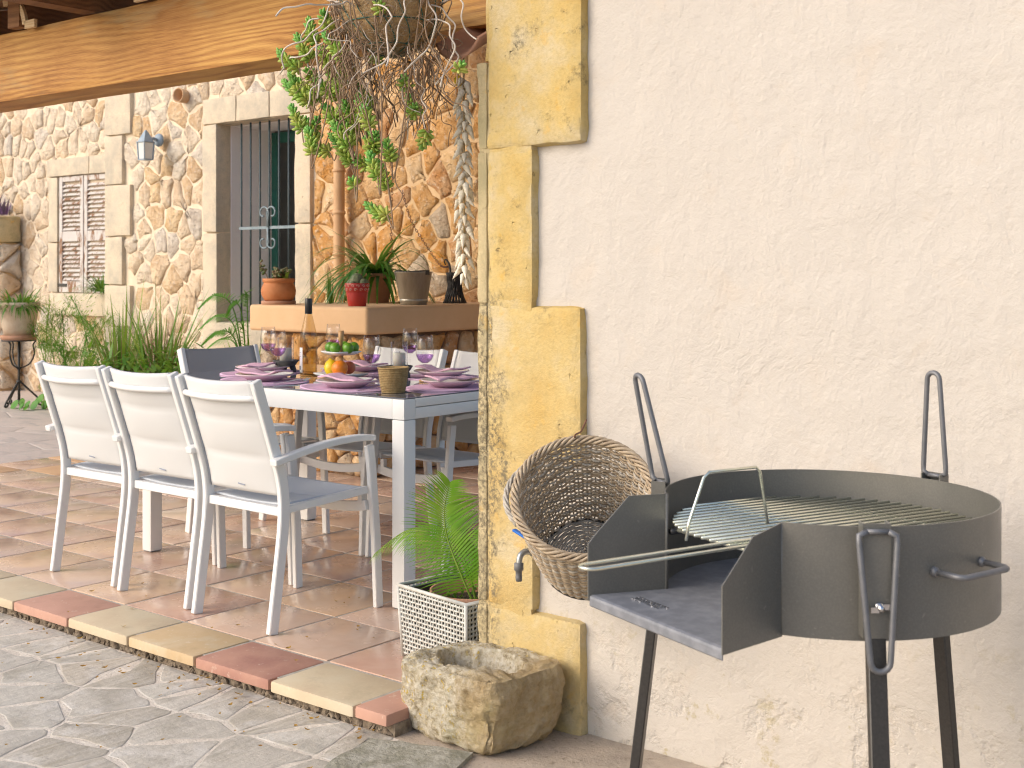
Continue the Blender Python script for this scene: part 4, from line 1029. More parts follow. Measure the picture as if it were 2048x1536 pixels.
for ang, up in ((-51.5, 0), (74, 1), (-160, 2)):
    a = R(ang); er = Vector((math.cos(a), math.sin(a), 0)); et = Vector((-math.sin(a), math.cos(a), 0))
    def P3(r_, t_, z_): return er * r_ + et * t_ + ez * z_
    zt = ZT + .010
    for (t0, t1, r0, r1) in ((-.0225, .0225, BR + .0255, BR + .028), (-.0225, -.0200, BR + .0005, BR + .0254), (.0200, .0225, BR + .0005, BR + .0254)):
        m = MB(); vs = [P3(r_, t_, z_) for z_ in (ZB + .012, zt) for r_, t_ in ((r0, t0), (r1, t0), (r1, t1), (r0, t1))]
        m.add(vs, [(0, 1, 2, 3), (7, 6, 5, 4), (0, 4, 5, 1), (1, 5, 6, 2), (2, 6, 7, 3), (3, 7, 4, 0)]); m.build('bracket', 'bbq_steel', bbq)
    m = MB(); bot = P3(BR + .10, 0, .0); top = P3(BR + .013, 0, ZB + .05)
    m.bar([bot, top], .030, .019, ref=tuple(et)); m.build('leg', 'leg_steel', bbq, bevel=.002, seg=1)
    m = MB(); m.bar([bot + er * .010 + ez * .002, top + er * .011 - ez * .05], .004, .003, ref=tuple(et)); m.build('leg_groove', 'black_cap', bbq)
    if up == 0: fn = lambda x_, z_: P3(BR + .032 + .016 * min(1, z_ / .1), x_ * 1.0, zt - .012 - z_)
    elif up == 1: fn = lambda x_, z_: P3(BR + .014 - .02 * z_, x_, zt - .004 + z_)
    else: fn = lambda x_, z_: P3(BR + .014 + .22 * z_ - x_ * .72, x_ * .72, zt - .004 + z_)
    wa, wb = (.030, .016) if up == 0 else (.026, .0145)
    pts = [fn(x_, z_) for x_, z_ in loop(wa, wb, .205 if up else .218)]
    m = MB(); m.tube(pts, .0052, 8); m.build('loop_handle', 'rod_dark', bbq)
    m = MB(); m.tube([fn(-wa * .6, 0), fn(wa * .6, 0)], .0046, 8); m.build('hinge_pin', 'rod_dark', bbq)
    c_ = P3(BR + .028, .004, ZB + .062); m = MB(); m.lathe([(.0001, .014), (.005, .013), (.0065, .004), (.0085, .003), (.0085, 0), (.0001, 0)], 12, c_, True, er); wn = m.build('wing_nut', 'zinc_bright', bbq)
    m = MB(); m.box(c_ + er * .010 + et * .010 + ez * .003, (.003, .013, .009), rz=a); m.box(c_ + er * .010 - et * .010 - ez * .002, (.003, .013, .009), rz=a); m.build('wing', 'zinc_bright', wn)
ha, hb_ = R(-31), R(-9); mid_ = (ha + hb_) / 2; hz = .777
ho_ = Vector((math.cos(mid_), math.sin(mid_), 0))
pa = Vector((BR * math.cos(ha), BR * math.sin(ha), hz)); pb = Vector((BR * math.cos(hb_), BR * math.sin(hb_), hz + .003))
m = MB(); q1 = pa + ho_ * .058; q2 = pb + ho_ * .058
m.tube([pa, pa + ho_ * .048, pa + ho_ * .056 + (pb - pa) * .05, q1 + (pb - pa) * .1, q2 - (pb - pa) * .1, pb + ho_ * .056 - (pb - pa) * .05, pb + ho_ * .048, pb], .0052, 8); m.build('side_handle', 'rod_dark', bbq)
for p in (pa, pb): m = MB(); m.ball(p + ho_ * .002, .009, 8, 6); m.build('weld', 'rod_dark', bbq)
for l_ in (-.155, .14, -.05):
    a_ = .245 if l_ != -.05 else -.285
    m = MB(); m.tube([L3(a_, l_, .772 + .01), L3(a_ - (.03 if a_ > 0 else -.03), l_, .782)], .006, 8); m.build('grate_peg', 'black_cap', bbq)
m = MB(); 
for i in range(34): m.box(L3(.335 + (i % 3) * .008, -.125 + (i // 3) * .0075, ZB + .0088), (.0045, .003, .0016), rz=AX + U(-.6, .6))
pm = m.build('stamped_plate', 'zinc_bright', bbq)
grate = thing('cooking_grate', 'shiny steel cooking grate with wire handles lying in the barbecue drum', 'grill grate', (-1.03, 2.20, -.064))
GZ = .800; rr = .2850
for k in range(24):
    l_ = -.264 + k * .02285
    L_ = math.sqrt(max(.0001, rr * rr - l_ * l_)); f_ = min(.284, L_)
    if L_ < .05: continue
    m = MB(); m.tube([L3(-L_, l_, GZ), L3(f_, l_, GZ)], .0031, 6); m.build('rod', 'zinc_rod', grate)
for a_ in (.262, .05, -.17):
    L_ = math.sqrt(rr * rr - a_ * a_) - .004
    m = MB(); m.tube([L3(a_, -L_, GZ - .0055), L3(a_, L_, GZ - .0055)], .0034, 6); m.build('cross_bar', 'zinc_rod', grate)
pts = [L3(.10, .062, GZ + .006), L3(.28, .062, GZ + .006)] + [L3(.575 + .018 * math.sin(t_), .080 - .018 * math.cos(t_), GZ + .002) for t_ in [math.pi * k / 8 for k in range(9)]] + [L3(.28, .098, GZ + .006), L3(.10, .098, GZ + .006)]
m = MB(); m.tube(pts, .0029, 8); m.build('long_handle', 'zinc_rod', grate)
pts = [L3(.292, -.046, GZ - .01), L3(.286, -.046, GZ + .02), L3(.252, -.047, GZ + .098), L3(.240, -.047, GZ + .107), L3(.128, -.051, GZ + .107), L3(.118, -.052, GZ + .098), L3(.098, -.053, GZ + .0)]
m = MB(); m.tube(pts, .0029, 8); m.build('lift_handle', 'zinc_rod', grate)

# ------------------------------------------------------------------ wicker basket on the wall
el = R(43); bax = Vector((.553 * math.cos(el), -.833 * math.cos(el), math.sin(el)))
rimc = Vector((-1.855, 2.575, .645)); DH = .295
bas = thing('wicker_basket', 'round woven wicker basket hanging tilted on the wall behind the barbecue', 'basket', rimc - bax * DH)
bas.rotation_euler = bax.to_track_quat('Z', 'Y').to_euler()
def rad(h): return .114 + .058 * (h / DH) ** .7
NS = 40
m = MB(); m2 = MB()
rows = 45
for q in range(rows):
    h = .006 + (DH - .03) * q / (rows - 1); mm = m if q % 3 else m2; pts = []
    nn = NS * 3
    for k in range(nn):
        a = 2 * math.pi * k / nn; wv = math.cos(a * NS / 2 + math.pi * (q % 2)) * .0052
        pts.append(((rad(h) + wv) * math.cos(a), (rad(h) + wv) * math.sin(a), h + .0022 * math.sin(a * 5 + q) + .0012 * math.sin(a * 17 + q * 3)))
    mm.tube(pts, .0029 + .0006 * math.sin(q * 2.3), 5, closed=True)
m.build('weave', 'willow', bas, kind='stuff'); m2.build('weave', 'willow_grey', bas, kind='stuff')
m = MB()
for k in range(NS):
    a = 2 * math.pi * k / NS; m.tube([(rad(h) * math.cos(a + U(-.01, .01)), rad(h) * math.sin(a + U(-.01, .01)), h) for h in (0, .05, .11, .17, .23, DH)], .0022, 5)
m.build('stakes', 'willow_grey', bas, kind='stuff')
m = MB()
for q in range(5):
    pts = []
    for k in range(120):
        a = 2 * math.pi * k / 120; ph = a * 11 + q * 2 * math.pi / 5
        pts.append(((.173 + .0085 * math.cos(ph)) * math.cos(a), (.173 + .0085 * math.cos(ph)) * math.sin(a), DH - .004 + .009 * math.sin(ph)))
    m.tube(pts, .0042, 5, closed=True)
m.build('rim', 'willow', bas, kind='stuff')
m = MB()
for q in range(15):
    r_ = .008 + .0073 * q; pts = [((r_) * math.cos(2 * math.pi * k / 60), r_ * math.sin(2 * math.pi * k / 60), .0 + .0025 * math.cos(k * 2 * math.pi / 60 * 12 + math.pi * (q % 2))) for k in range(60)]
    m.tube(pts, .0034, 4, closed=True)
for k in range(12):
    a = math.pi * k / 6; m.tube([(0, 0, 0), (.112 * math.cos(a), .112 * math.sin(a), 0)], .003, 4)
m.build('base', 'willow_grey', bas, kind='stuff')
m = MB(); m.tube([(.118 * math.cos(2 * math.pi * k / 40), .118 * math.sin(2 * math.pi * k / 40), -.004) for k in range(40)], .0055, 6, closed=True); m.build('base_ring', 'iron_black', bas)
inv = bax.to_track_quat('Z', 'Y').to_matrix().inverted()
lft = inv @ Vector((-.777, -.629, 0.25)); la = math.atan2(lft.y, lft.x)
m = MB()
for q in range(4):
    pts = []
    for k in range(25):
        t_ = k / 24; a = la - .55 + 1.1 * t_; bulge = .020 * math.sin(math.pi * t_); ph = t_ * 14 + q * 1.57
        pts.append(((.178 + bulge + .005 * math.cos(ph)) * math.cos(a), (.178 + bulge + .005 * math.cos(ph)) * math.sin(a), DH - .02 + .004 * math.sin(ph) - bulge * .3))
    m.tube(pts, .0038, 5)
m.build('handle', 'willow_grey', bas, kind='stuff')
hk = inv @ (Vector((-.40, .35, .75)) * .176 + bax * 0); 
hl = Vector((hk.x, hk.y, 0)).normalized() * .176 + Vector((0, 0, DH))
wl = inv @ (Vector((-2.02, 2.815, .80)) - (rimc - bax * DH))
m = MB(); m.tube(smooth_path([hl, hl + Vector((0, 0, .015)), (hl + wl) / 2 + Vector((0, 0, -.01)), wl], 6), .0025, 5); m.build('hanging_wire', 'rust', bas)
rg = inv @ Vector((.777, .629, 0.1)); ra = math.atan2(rg.y, rg.x)
m = MB(); m.tube([((.172 + .028 * math.sin(math.pi * k / 10)) * math.cos(ra + .3 * (k / 10 - .5)), (.172 + .028 * math.sin(math.pi * k / 10)) * math.sin(ra + .3 * (k / 10 - .5)), DH) for k in range(11)], .0035, 6); m.build('wire_ear', 'rust', bas)

# ------------------------------------------------------------------ tap
tap = thing('water_tap', 'old metal garden tap with blue lever on the quoin beside the basket', 'tap', (-2.14, 2.82, .44))
m = MB(); m.tube([(0, .02, 0), (0, -.075, 0)], .0095, 10); m.build('pipe', 'brass_grey', tap)
m = MB(); m.ball((0, -.085, 0), .0145, 12, 8); m.build('valve_body', 'brass_grey', tap)
m = MB(); m.tube(smooth_path([(0, -.09, 0), (-.005, -.115, .004), (-.008, -.132, -.006), (-.009, -.137, -.03)], 5), .0085, 10); m.build('spout', 'brass_grey', tap)
m = MB(); m.lathe([(.0085, .0), (.013, -.002), (.013, -.020), (.0095, -.022), (.0085, -.036), (.0095, -.038), (.0085, -.05), (.005, -.05)], 14, (-.009, -.137, -.022)); m.build('hose_connector', 'grey_plastic', tap)
m = MB(); m.tube([(0, -.085, .012), (0, -.088, .034)], .0075, 8); m.build('stem', 'rust', tap)
m = MB(); m.box((-.030, -.098, .044), (.060, .016, .007), m=Matrix.Rotation(.35, 3, 'Y')); m.build('lever', 'blue_paint', tap, bevel=.002, seg=1)

# ------------------------------------------------------------------ stone trough
bm = bmesh.new(); bmesh.ops.create_cube(bm, size=1); bmesh.ops.subdivide_edges(bm, edges=bm.edges[:], cuts=58, use_grid_fill=True)
WX, WY, WZ = .405, .290, .200
for v in bm.verts:
    x, y, z = v.co * 2          # -1..1
    k = (abs(x) ** 7 + abs(y) ** 7) ** (1 / 7); s_ = 1 if k < 1e-6 else max(abs(x), abs(y)) / k
    X, Y = x * s_ * WX / 2, y * s_ * WY / 2; Z = (z + 1) / 2 * WZ
    tp = Z / WZ
    X *= .94 + .08 * math.sin(2.6 * tp + .2); Y *= .95 + .06 * tp
    if x > .3: X -= .030 * (1 - tp) * (x - .3)
    under = max(0, .22 - tp) / .22
    X *= 1 - .10 * under ** 2; Y *= 1 - .10 * under ** 2
    if z > .98:
        d = math.hypot(x / .74, (y + .04) / .66)
        if d < 1: Z -= .085 * min(1, (1 - d) * 4.5)
    p = Vector((X, Y, Z)); f = noise.fractal(p * 9 + Vector((3, 1, 7)), 1.0, 2.0, 4)
    f2 = noise.fractal(p * 32, 1.0, 2.1, 3); cel = noise.voronoi(p * 13)[0][0]
    nn = Vector((x if abs(x) > .9 else 0, y if abs(y) > .9 else 0, z if abs(z) > .9 else 0))
    if nn.length > 0: nn.normalize()
    edge = sum(1 for q in (x, y, z) if abs(q) > .9)
    p += nn * (f * .015 + f2 * .006 + noise.fractal(p * 85, 1.0, 2.0, 2) * .0022 + (cel - .35) * .011 - .005 * (edge - 1))
    if z > .9: p.z -= .012 * (x + .2)* -1 * .6
    v.co = p
me = bpy.data.meshes.new('stone_trough'); bm.to_mesh(me); bm.free(); me.materials.append(MATS['trough_stone'])
me.polygons.foreach_set('use_smooth', [True] * len(me.polygons)); me.update(); me.set_sharp_from_angle(angle=R(75))
tr = link('stone_trough', me, None, (-2.272, 2.672, -.066), R(-7)); tag(tr, 'rough hollowed stone trough on the ground against the pillar', 'trough')
m = MB(); m.lathe([(.0001, .132), (.06, .130), (.085, .127)], 24); m.v = [(x * 1.35, y * .95, z + .004 * noise.noise(Vector((x, y, 0)) * 40)) for x, y, z in m.v]; m.build('soil', 'soil', tr)
o = rough_block('stone_slab', (-2.42, 2.06, -.075), (-2.10, 2.50, -.050), 'lichen_slab', None, .03, .006, 8, .012, seed=12); tag(o, 'grey lichen covered slab on the ground before the trough', 'slab'); o.rotation_euler = (0, 0, R(18)); o['kind'] = 'structure'
del o['category']

# ------------------------------------------------------------------ woven planter with young palm
PR = R(-9); plt = thing('woven_planter', 'square white woven resin planter on the terrace behind the trough', 'planter', (-2.600, 3.015, 0), PR)
PW, PH = .165, .222
def weave_face(rz, name):
    m = MB(); rot = Matrix.Rotation(rz, 3, 'Z'); nc, nr = 23, 15
    for i in range(nc + 1):
        x = -PW + 2 * PW * i / nc
        m.tube([rot @ Vector((x * (.93 + .07 * z / PH), -PW * (.93 + .07 * z / PH) + .0012 * math.cos(math.pi * (j + i)), z)) for j, z in [(j, .006 + (PH - .012) * j / nr) for j in range(nr + 1)]], .0030, 4)
    for j in range(nr):
        z = .006 + (PH - .012) * (j + .5) / nr; pts = []
        for i in range(2 * nc + 1):
            x = -PW + PW * i / nc; pts.append(rot @ Vector((x * (.93 + .07 * z / PH), -PW * (.93 + .07 * z / PH) + .0022 * math.cos(math.pi * (i / 2 + j)), z)))
        m.tube(pts, .0036, 4)
    return m.build(name, 'resin_white', plt, kind='stuff')
for k in range(4): weave_face(k * math.pi / 2, 'woven_side')
m = MB()
for k in range(4):
    a = k * math.pi / 2 + math.pi / 4; r_ = PW * math.sqrt(2); m.tube([(r_ * .93 * math.cos(a), r_ * .93 * math.sin(a), 0), (r_ * math.cos(a), r_ * math.sin(a), PH)], .0065, 8)
m.tube([(s * PW, t * PW, PH) for s, t in ((-1, -1), (1, -1), (1, 1), (-1, 1))], .0065, 6, closed=True); m.build('frame', 'resin_white', plt)
m = MB()
for k in range(4): m.box(Matrix.Rotation(k * math.pi / 2, 3, 'Z') @ Vector((0, -PW * .95 + .010, PH / 2)), ((2 * PW - .05), .003, PH - .02), rz=k * math.pi / 2)
m.build('liner', 'resin_dark', plt)
pot = thing('plant_pot', 'brown plastic pot holding the palm inside the woven planter', 'pot', (-2.600, 3.015, 0.001), 0)
m = MB(); m.lathe([(.0001, 0), (.105, 0), (.128, .19), (.134, .195), (.134, .212), (.126, .212), (.121, .18), (.0001, .18)], 32); m.build('pot_body', 'pink_terracotta', pot)
m = MB(); m.lathe([(.119, .178), (.0001, .186)], 24); m.build('soil', 'soil', pot)
palm = thing('cycad_palm', 'young bright green palm growing in the woven planter', 'palm', (-2.565, 2.985, .17))
def frond(pts, n, L0, wd, curlz=.0, nm='frond', vang=.5, seed=0, mat='palm_leaf', plane=None):
    random.seed(seed); path = smooth_path(pts, 10); m = MB(); N = len(path)
    m.cm = 1; m.tube(path, [.0042 * (1 - .75 * i / (N - 1)) for i in range(N)], 5); m.cm = 0
    up = Vector(plane or (0, -.6, .8))
    for k in range(n):
        t_ = .16 + .84 * k / (n - 1); i = min(N - 2, int(t_ * (N - 1))); f = t_ * (N - 1) - i; p = path[i].lerp(path[i + 1], f); tg = (path[i + 1] - path[i]).normalized()
        sd = tg.cross(up).normalized(); nrm = sd.cross(tg).normalized()
        Ln = L0 * (math.sin(math.pi * (.18 + .74 * t_)) ** .7) * U(.92, 1.06)
        fw = .35 + .8 * t_ ** 1.5
        for s in (-1, 1):
            d = (sd * s + tg * fw + nrm * vang * U(.7, 1.2)).normalized()
            m.blade(p, d, Ln, wd, .35 + curlz, 4, side=(d.cross(nrm)), taper=2.2)
    return m.build(nm, [mat, 'grass_light'], palm)
frond([(.0, 0, 0), (-.035, -.02, .09), (-.095, -.02, .20), (-.112, -.015, .29), (-.085, -.02, .375)], 46, .150, .0068, .05, seed=1, vang=.26, plane=(.45, -.75, .2))
frond([(-.01, .02, 0), (-.06, .02, .13), (-.15, .0, .195), (-.27, -.02, .20), (-.40, -.03, .115)], 50, .125, .0066, .6, seed=2, vang=.15, plane=(0, -.35, .9))
frond([(.01, .03, 0), (.05, .05, .12), (.10, .06, .24), (.12, .06, .36)], 44, .12, .008, .1, seed=3, vang=.3, plane=(.1, -.7, .4))
frond([(.0, .05, 0), (-.04, .10, .10), (-.09, .16, .18), (-.13, .24, .21)], 34, .09, .008, .2, seed=4, vang=.3)
random.seed(8)
ss = MB()
for k in range(34):
    a = U(0, 6.28); r_ = U(.03, .1); ss.blade((r_ * math.cos(a) - .03, r_ * math.sin(a) + .03, .016), (U(-.6, .6), U(-.8, .4), .8), U(.02, .05), .012, .6, 3)
ss.build('seedlings', 'fern_leaf', palm, kind='stuff')

# ------------------------------------------------------------------ hanging basket and trailing sedum
HB = (-2.665, 2.72, 1.845)
hbk = thing('hanging_basket', 'coir lined green wire hanging basket under the porch beam', 'hanging basket', HB)
m = MB(); prof = []
HR = .148
for k in range(13):
    t_ = k / 12 * math.pi / 2; prof.append((max(.0001, HR * math.sin(t_)), .165 - .165 * math.cos(t_)))
m.lathe(prof + [(HR * .96, .17), (.0001, .15)], 40)
for i, v in enumerate(m.v):
    p = Vector(v); f = noise.fractal(p * 30, 1, 2, 3); q = p - Vector((0, 0, .17)); q.normalize(); m.v[i] = tuple(p + q * f * .008)
m.build('coir_liner', 'coir', hbk)
m = MB()
for k in range(520):
    a = U(0, 6.28); t_ = U(.15, 1.55); q = Vector((math.cos(a) * math.sin(t_), math.sin(a) * math.sin(t_), -math.cos(t_))); p = Vector((0, 0, .167)) + Vector((q.x * HR, q.y * HR, q.z * .165)) + q * .003
    tg = q.orthogonal().normalized(); tg = Matrix.Rotation(U(0, 6.28), 3, q) @ tg; bt = q.cross(tg); r_ = U(.008, .03)
    m.tube([p + tg * r_ * math.sin(s_) + bt * r_ * .7 * (math.cos(s_) - 1) + q * U(.0, .006) for s_ in (-1.2, -.6, 0, .6, 1.2, 1.8)], .0007, 3)
m.build('coir_fibres', 'willow', hbk, kind='stuff')
for k in range(14):
    a = 2 * math.pi * k / 14; m = MB(); m.tube([((HR * 1.03 * math.sin(t_)) * math.cos(a + .25 * math.sin(t_ * 3)), HR * 1.03 * math.sin(t_) * math.sin(a + .25 * math.sin(t_ * 3)), .166 - .170 * math.cos(t_)) for t_ in [math.pi / 2 * q / 10 for q in range(11)]], .0017, 5); m.build('wire', 'green_wire', hbk)
for (r_, z) in ((HR * 1.04, .168), (HR * .9, .090), (HR * .55, .025)):
    m = MB(); m.tube([(r_ * math.cos(2 * math.pi * k / 40), r_ * math.sin(2 * math.pi * k / 40), z) for k in range(40)], .0018, 5, closed=True); m.build('wire_ring', 'green_wire', hbk)
for k in range(3):
    a = 2 * math.pi * k / 3 + .4; m = MB(); m.tube([(HR * math.cos(a), HR * math.sin(a), .168), (.0, 0, .40)], .0016, 5); m.build('hanger_chain', 'green_wire', hbk)
sed = thing('trailing_sedum', 'trailing succulent with bare tangled stems spilling from the hanging basket', 'plant', (HB[0], HB[1], HB[2]))
SPR = [(-3.058, 2.628, 1.886, -2.97, 2.63, 1.824), (-3.006, 2.654, 1.931, -2.952, 2.66, 1.855), (-3.008, 2.705, 1.99, -2.944, 2.679, 1.912), (-2.81, 2.583, 1.969, -2.81, 2.603, 1.92), (-2.858, 2.632, 1.918, -2.764, 2.616, 1.841), (-3.179, 2.779, 1.845, -3.034, 2.777, 1.758), (-3.17, 2.747, 1.815, -3.035, 2.746, 1.742), (-2.927, 2.708, 1.827, -2.845, 2.687, 1.759), (-2.975, 2.707, 1.8, -2.901, 2.729, 1.741), (-2.826, 2.685, 1.826, -2.852, 2.699, 1.799), (-2.948, 2.714, 1.716, -2.869, 2.688, 1.668), (-3.002, 2.732, 1.682, -3.037, 2.737, 1.625), (-2.699, 2.64, 1.692, -2.644, 2.612, 1.622), (-3.037, 2.753, 1.602, -2.965, 2.751, 1.578), (-2.875, 2.724, 1.578, -2.868, 2.746, 1.556), (-2.821, 2.723, 1.548, -2.787, 2.748, 1.524), (-2.623, 2.659, 1.58, -2.62, 2.677, 1.522), (-2.68, 2.669, 1.607, -2.712, 2.695, 1.558), (-2.572, 2.756, 1.573, -2.532, 2.732, 1.613), (-2.603, 2.607, 1.983, -2.581, 2.59, 1.945), (-2.857, 2.773, 2.005, -2.814, 2.769, 1.937), (-2.711, 2.705, 1.851, -2.705, 2.693, 1.822), (-2.789, 2.681, 1.476, -2.774, 2.675, 1.456), (-2.325, 2.65, 1.774, -2.344, 2.655, 1.757), (-2.588, 2.697, 1.766, -2.601, 2.721, 1.744), (-2.566, 2.716, 1.681, -2.585, 2.742, 1.67), (-2.851, 2.751, 1.669, -2.853, 2.781, 1.64), (-2.874, 2.714, 1.71, -2.825, 2.694, 1.681), (-3.066, 2.752, 1.843, -3.073, 2.78, 1.814), (-2.975, 2.761, 1.715, -2.939, 2.765, 1.673), (-2.767, 2.723, 1.404, -2.666, 2.705, 1.368)]
leafmb = None
def sprig(tip, base, seed):
    random.seed(seed); m = MB(); tip = Vector(tip); base = Vector(base); ax_ = tip - base; L = ax_.length; ax_.normalize()
    bend = Vector((U(-.2, .2), U(-.2, .2), .25)) * L * .25
    path = smooth_path([base, base + ax_ * L * .5 - bend, tip], 6); N = len(path)
    m.cm = 2; m.tube(path, .0016, 5)
    nl = max(14, int(L / .0019))
    for k in range(nl):
        t_ = (k + .5) / nl; i = min(N - 2, int(t_ * (N - 1))); f = t_ * (N - 1) - i; p = path[i].lerp(path[i + 1], f); tg = (path[i + 1] - path[i]).normalized()
        s1 = tg.orthogonal().normalized(); a = k * 2.4; d = (Matrix.Rotation(a, 3, tg) @ s1)
        op = 1.25 - .85 * t_ ** 2; d = (d * math.sin(op) + tg * math.cos(op)).normalized()
        Ln = .029 * (1.0 - .45 * t_ ** 3) * U(.85, 1.15); rd = .0058 * (1 - .25 * t_)
        m.cm = 1 if t_ > .62 else 0
        m.lathe([(.0004, 0), (rd * .75, Ln * .3), (rd, Ln * .62), (rd * .62, Ln * .9), (.0003, Ln)], 5, p, True, d)
    return m.build('sprig', ['sedum_leaf', 'sedum_tip', 'stem_brown'], sed)
H0 = Vector(HB)
random.seed(71)
for q in range(16):
    x_ = U(-3.05, -2.62); y_ = U(2.60, 2.78); z_ = U(1.62, 1.93) - (.10 if x_ > -2.8 else 0); SPR.append((x_, y_, z_, x_ + U(.03, .07), y_ + U(-.02, .02), z_ - U(.05, .09)))
stm = MB(); stp = MB()
for i, s6 in enumerate(SPR):
    t_, b_ = Vector(s6[:3]) - H0, Vector(s6[3:]) - H0; sprig(t_, b_, i)
    a = math.atan2(b_.y, b_.x) + U(-.5, .5); st = Vector((HR * .97 * math.cos(a), HR * .97 * math.sin(a), U(.06, .15))); md = (st + b_) / 2 + Vector((U(-.04, .04), U(-.04, .02), U(-.06, .02)))
    d = (b_ - t_).normalized() * .03
    stm.tube(smooth_path([st, st + Vector((st.x * .25, st.y * .25, .01)), md, b_ + d + Vector((0, 0, -.012)), b_], 5), .0022, 5)
random.seed(19)
for k in range(150):
    a = U(0, 6.28); r_ = U(.6, 1.02); st = Vector((HR * r_ * math.cos(a), HR * r_ * math.sin(a), U(.0, .10) if r_ > .85 else U(-.005, .03)))
    pts = [st]; p = st.copy(); v = Vector((math.cos(a) * .5, math.sin(a) * .5, U(-.6, .3))); ln = int(U(5, 12))
    for q in range(ln):
        v = (v * .62 + Vector((U(-.75, .75), U(-.75, .75), U(-1.0, .12)))).normalized(); p = p + v * U(.018, .04)
        if p.y + HB[1] > 2.90: p.y = 2.90 - HB[1]
        if p.x + HB[0] > -2.46 and p.y + HB[1] > 2.74: p.y = 2.74 - HB[1]
        pts.append(p.copy())
    (stp if k % 6 == 0 else stm).tube(smooth_path(pts, 4), U(.0009, .0021), 4)
for k in range(16):
    a = U(2.6, 6.8); st = Vector((HR * 1.02 * math.cos(a), HR * 1.02 * math.sin(a), U(.08, .16))); p = st.copy(); v = Vector((math.cos(a), math.sin(a), .1)); pts = [st]
    for q in range(9):
        v = (v * .7 + Vector((U(-.6, .6), U(-.6, .5), U(-.9, .3)))).normalized(); p = p + v * .034; pts.append(p.copy())
        if p.x + HB[0] > -2.46 and p.y + HB[1] > 2.74: p.y = 2.74 - HB[1]
    stp.tube(smooth_path(pts, 5), .0026, 5)
stm.build('stems', 'stem_brown', sed, kind='stuff'); stp.build('pale_stems', 'stem_pale', sed, kind='stuff')
# the long lone runner that reaches the lowest sprig
m = MB(); m.tube(smooth_path([Vector(q) - H0 for q in ((-2.60, 2.70, 1.75), (-2.57, 2.68, 1.62), (-2.62, 2.69, 1.48), (-2.60, 2.70, 1.42), (-2.666, 2.705, 1.368))], 6), .0018, 5); m.build('runner', 'stem_brown', sed)
# ------------------------------------------------------------------ roof tile spout and shell garland
spt = thing('clay_spout', 'curved terracotta roof tile used as a spout beside the pillar top', 'roof tile', (-2.500, 2.93, 1.925))
m = MB(); n = 16; vs = []
for (y_, k_) in ((-.10, 1.05), (.20, .92)):
    for r_ in (.092, .081):
        for k in range(n + 1):
            a = R(205) + R(130) * k / n; vs.append((r_ * k_ * math.cos(a), y_, r_ * k_ * math.sin(a) + .52 * (y_ + .10)))
fs = []; W = n + 1
for k in range(n): fs += [(k, k + 1, 2 * W + k + 1, 2 * W + k), (W + k, 3 * W + k, 3 * W + k + 1, W + k + 1), (k, W + k, W + k + 1, k + 1), (2 * W + k, 2 * W + k + 1, 3 * W + k + 1, 3 * W + k)]
fs += [(0, 2 * W, 3 * W, W), (n, W + n, 3 * W + n, 2 * W + n)]
m.add(vs, fs, True); m.build('tile_channel', 'pink_terracotta', spt)
gar = thing('shell_garland', 'long string of cream sea shells hanging beside the yellow pillar', 'shell garland', (-2.522, 2.885, 1.14))
m = MB(); m.tube([(0, 0, .02), (.002, 0, .35), (-.002, 0, .735)], .003, 6); m.build('rope', 'rope', gar)
shm = []
for q in range(3):
    m = MB(); pr = [(.0003, -.030)]
    for k in range(1, 20):
        t_ = k / 19; r_ = .0125 * (t_ ** (.75 + .1 * q)) if t_ < .72 else .0125 * (.72 ** (.75 + .1 * q)) * math.sqrt(max(0, 1 - ((t_ - .72) / .285) ** 2)); r_ *= 1 + .10 * math.cos(t_ * 30)
        pr.append((max(.0004, r_), -.030 + .048 * t_))
    m.lathe(pr, 10); shm.append(m.mesh('shell', 'shell'))
random.seed(4)
for k in range(84):
    z = .03 + .60 * k / 83; a = k * 2.4 + U(-.4, .4); r_ = U(.010, .022)
    o = link('shell', shm[k % 3], gar, (r_ * math.cos(a) * 1.1, r_ * math.sin(a), z)); tl = U(.25, .75); o.rotation_euler = Vector((-math.cos(a) * math.sin(tl), -math.sin(a) * math.sin(tl), math.cos(tl))).to_track_quat('Z', 'Y').to_euler(); s_ = U(.75, 1.1); o.scale = (s_, s_, s_)
m = MB(); m.ball((-.012, -.012, .635), .013, 10, 8, 1.3); m.build('yellow_shell', 'lemon_skin', gar)

# ------------------------------------------------------------------ things on the counter
random.seed(61)
CZ = 1.0
def clump(m, c, n, L0, L1, wd, spread, droop, n_=5, up=.5, rbase=.02):
    for k in range(n):
        a = U(0, 6.28); s_ = U(.15, 1) * spread
        m.blade((c[0] + rbase * math.cos(a) * U(.2, 1), c[1] + rbase * math.sin(a) * U(.2, 1), c[2]), (math.cos(a) * s_, math.sin(a) * s_, up + U(0, .5)), U(L0, L1), wd * U(.7, 1.2), droop * U(.6, 1.3), n_)
p = thing('terracotta_pot', 'round orange terracotta pot on a saucer at the left end of the counter', 'pot', (-6.19, 5.31, CZ))
m = MB(); m.lathe([(.0001, 0), (.105, 0), (.108, .006), (.108, .022), (.098, .024), (.0001, .02)], 32); m.build('saucer', 'pink_terracotta', p)
m = MB(); m.lathe([(.0001, .024), (.085, .024), (.092, .032), (.106, .060), (.109, .085), (.104, .112), (.093, .130), (.092, .138), (.100, .142), (.100, .162), (.092, .163), (.088, .145), (.0001, .143)], 40); m.build('pot_body', 'terracotta', p)
m = MB(); m.lathe([(.0875, .1455), (.0001, .150)], 20); m.build('soil', 'soil', p)
s = thing('succulent', 'small red tinged succulent growing in the round terracotta pot', 'plant', (-6.19, 5.31, CZ + .147))
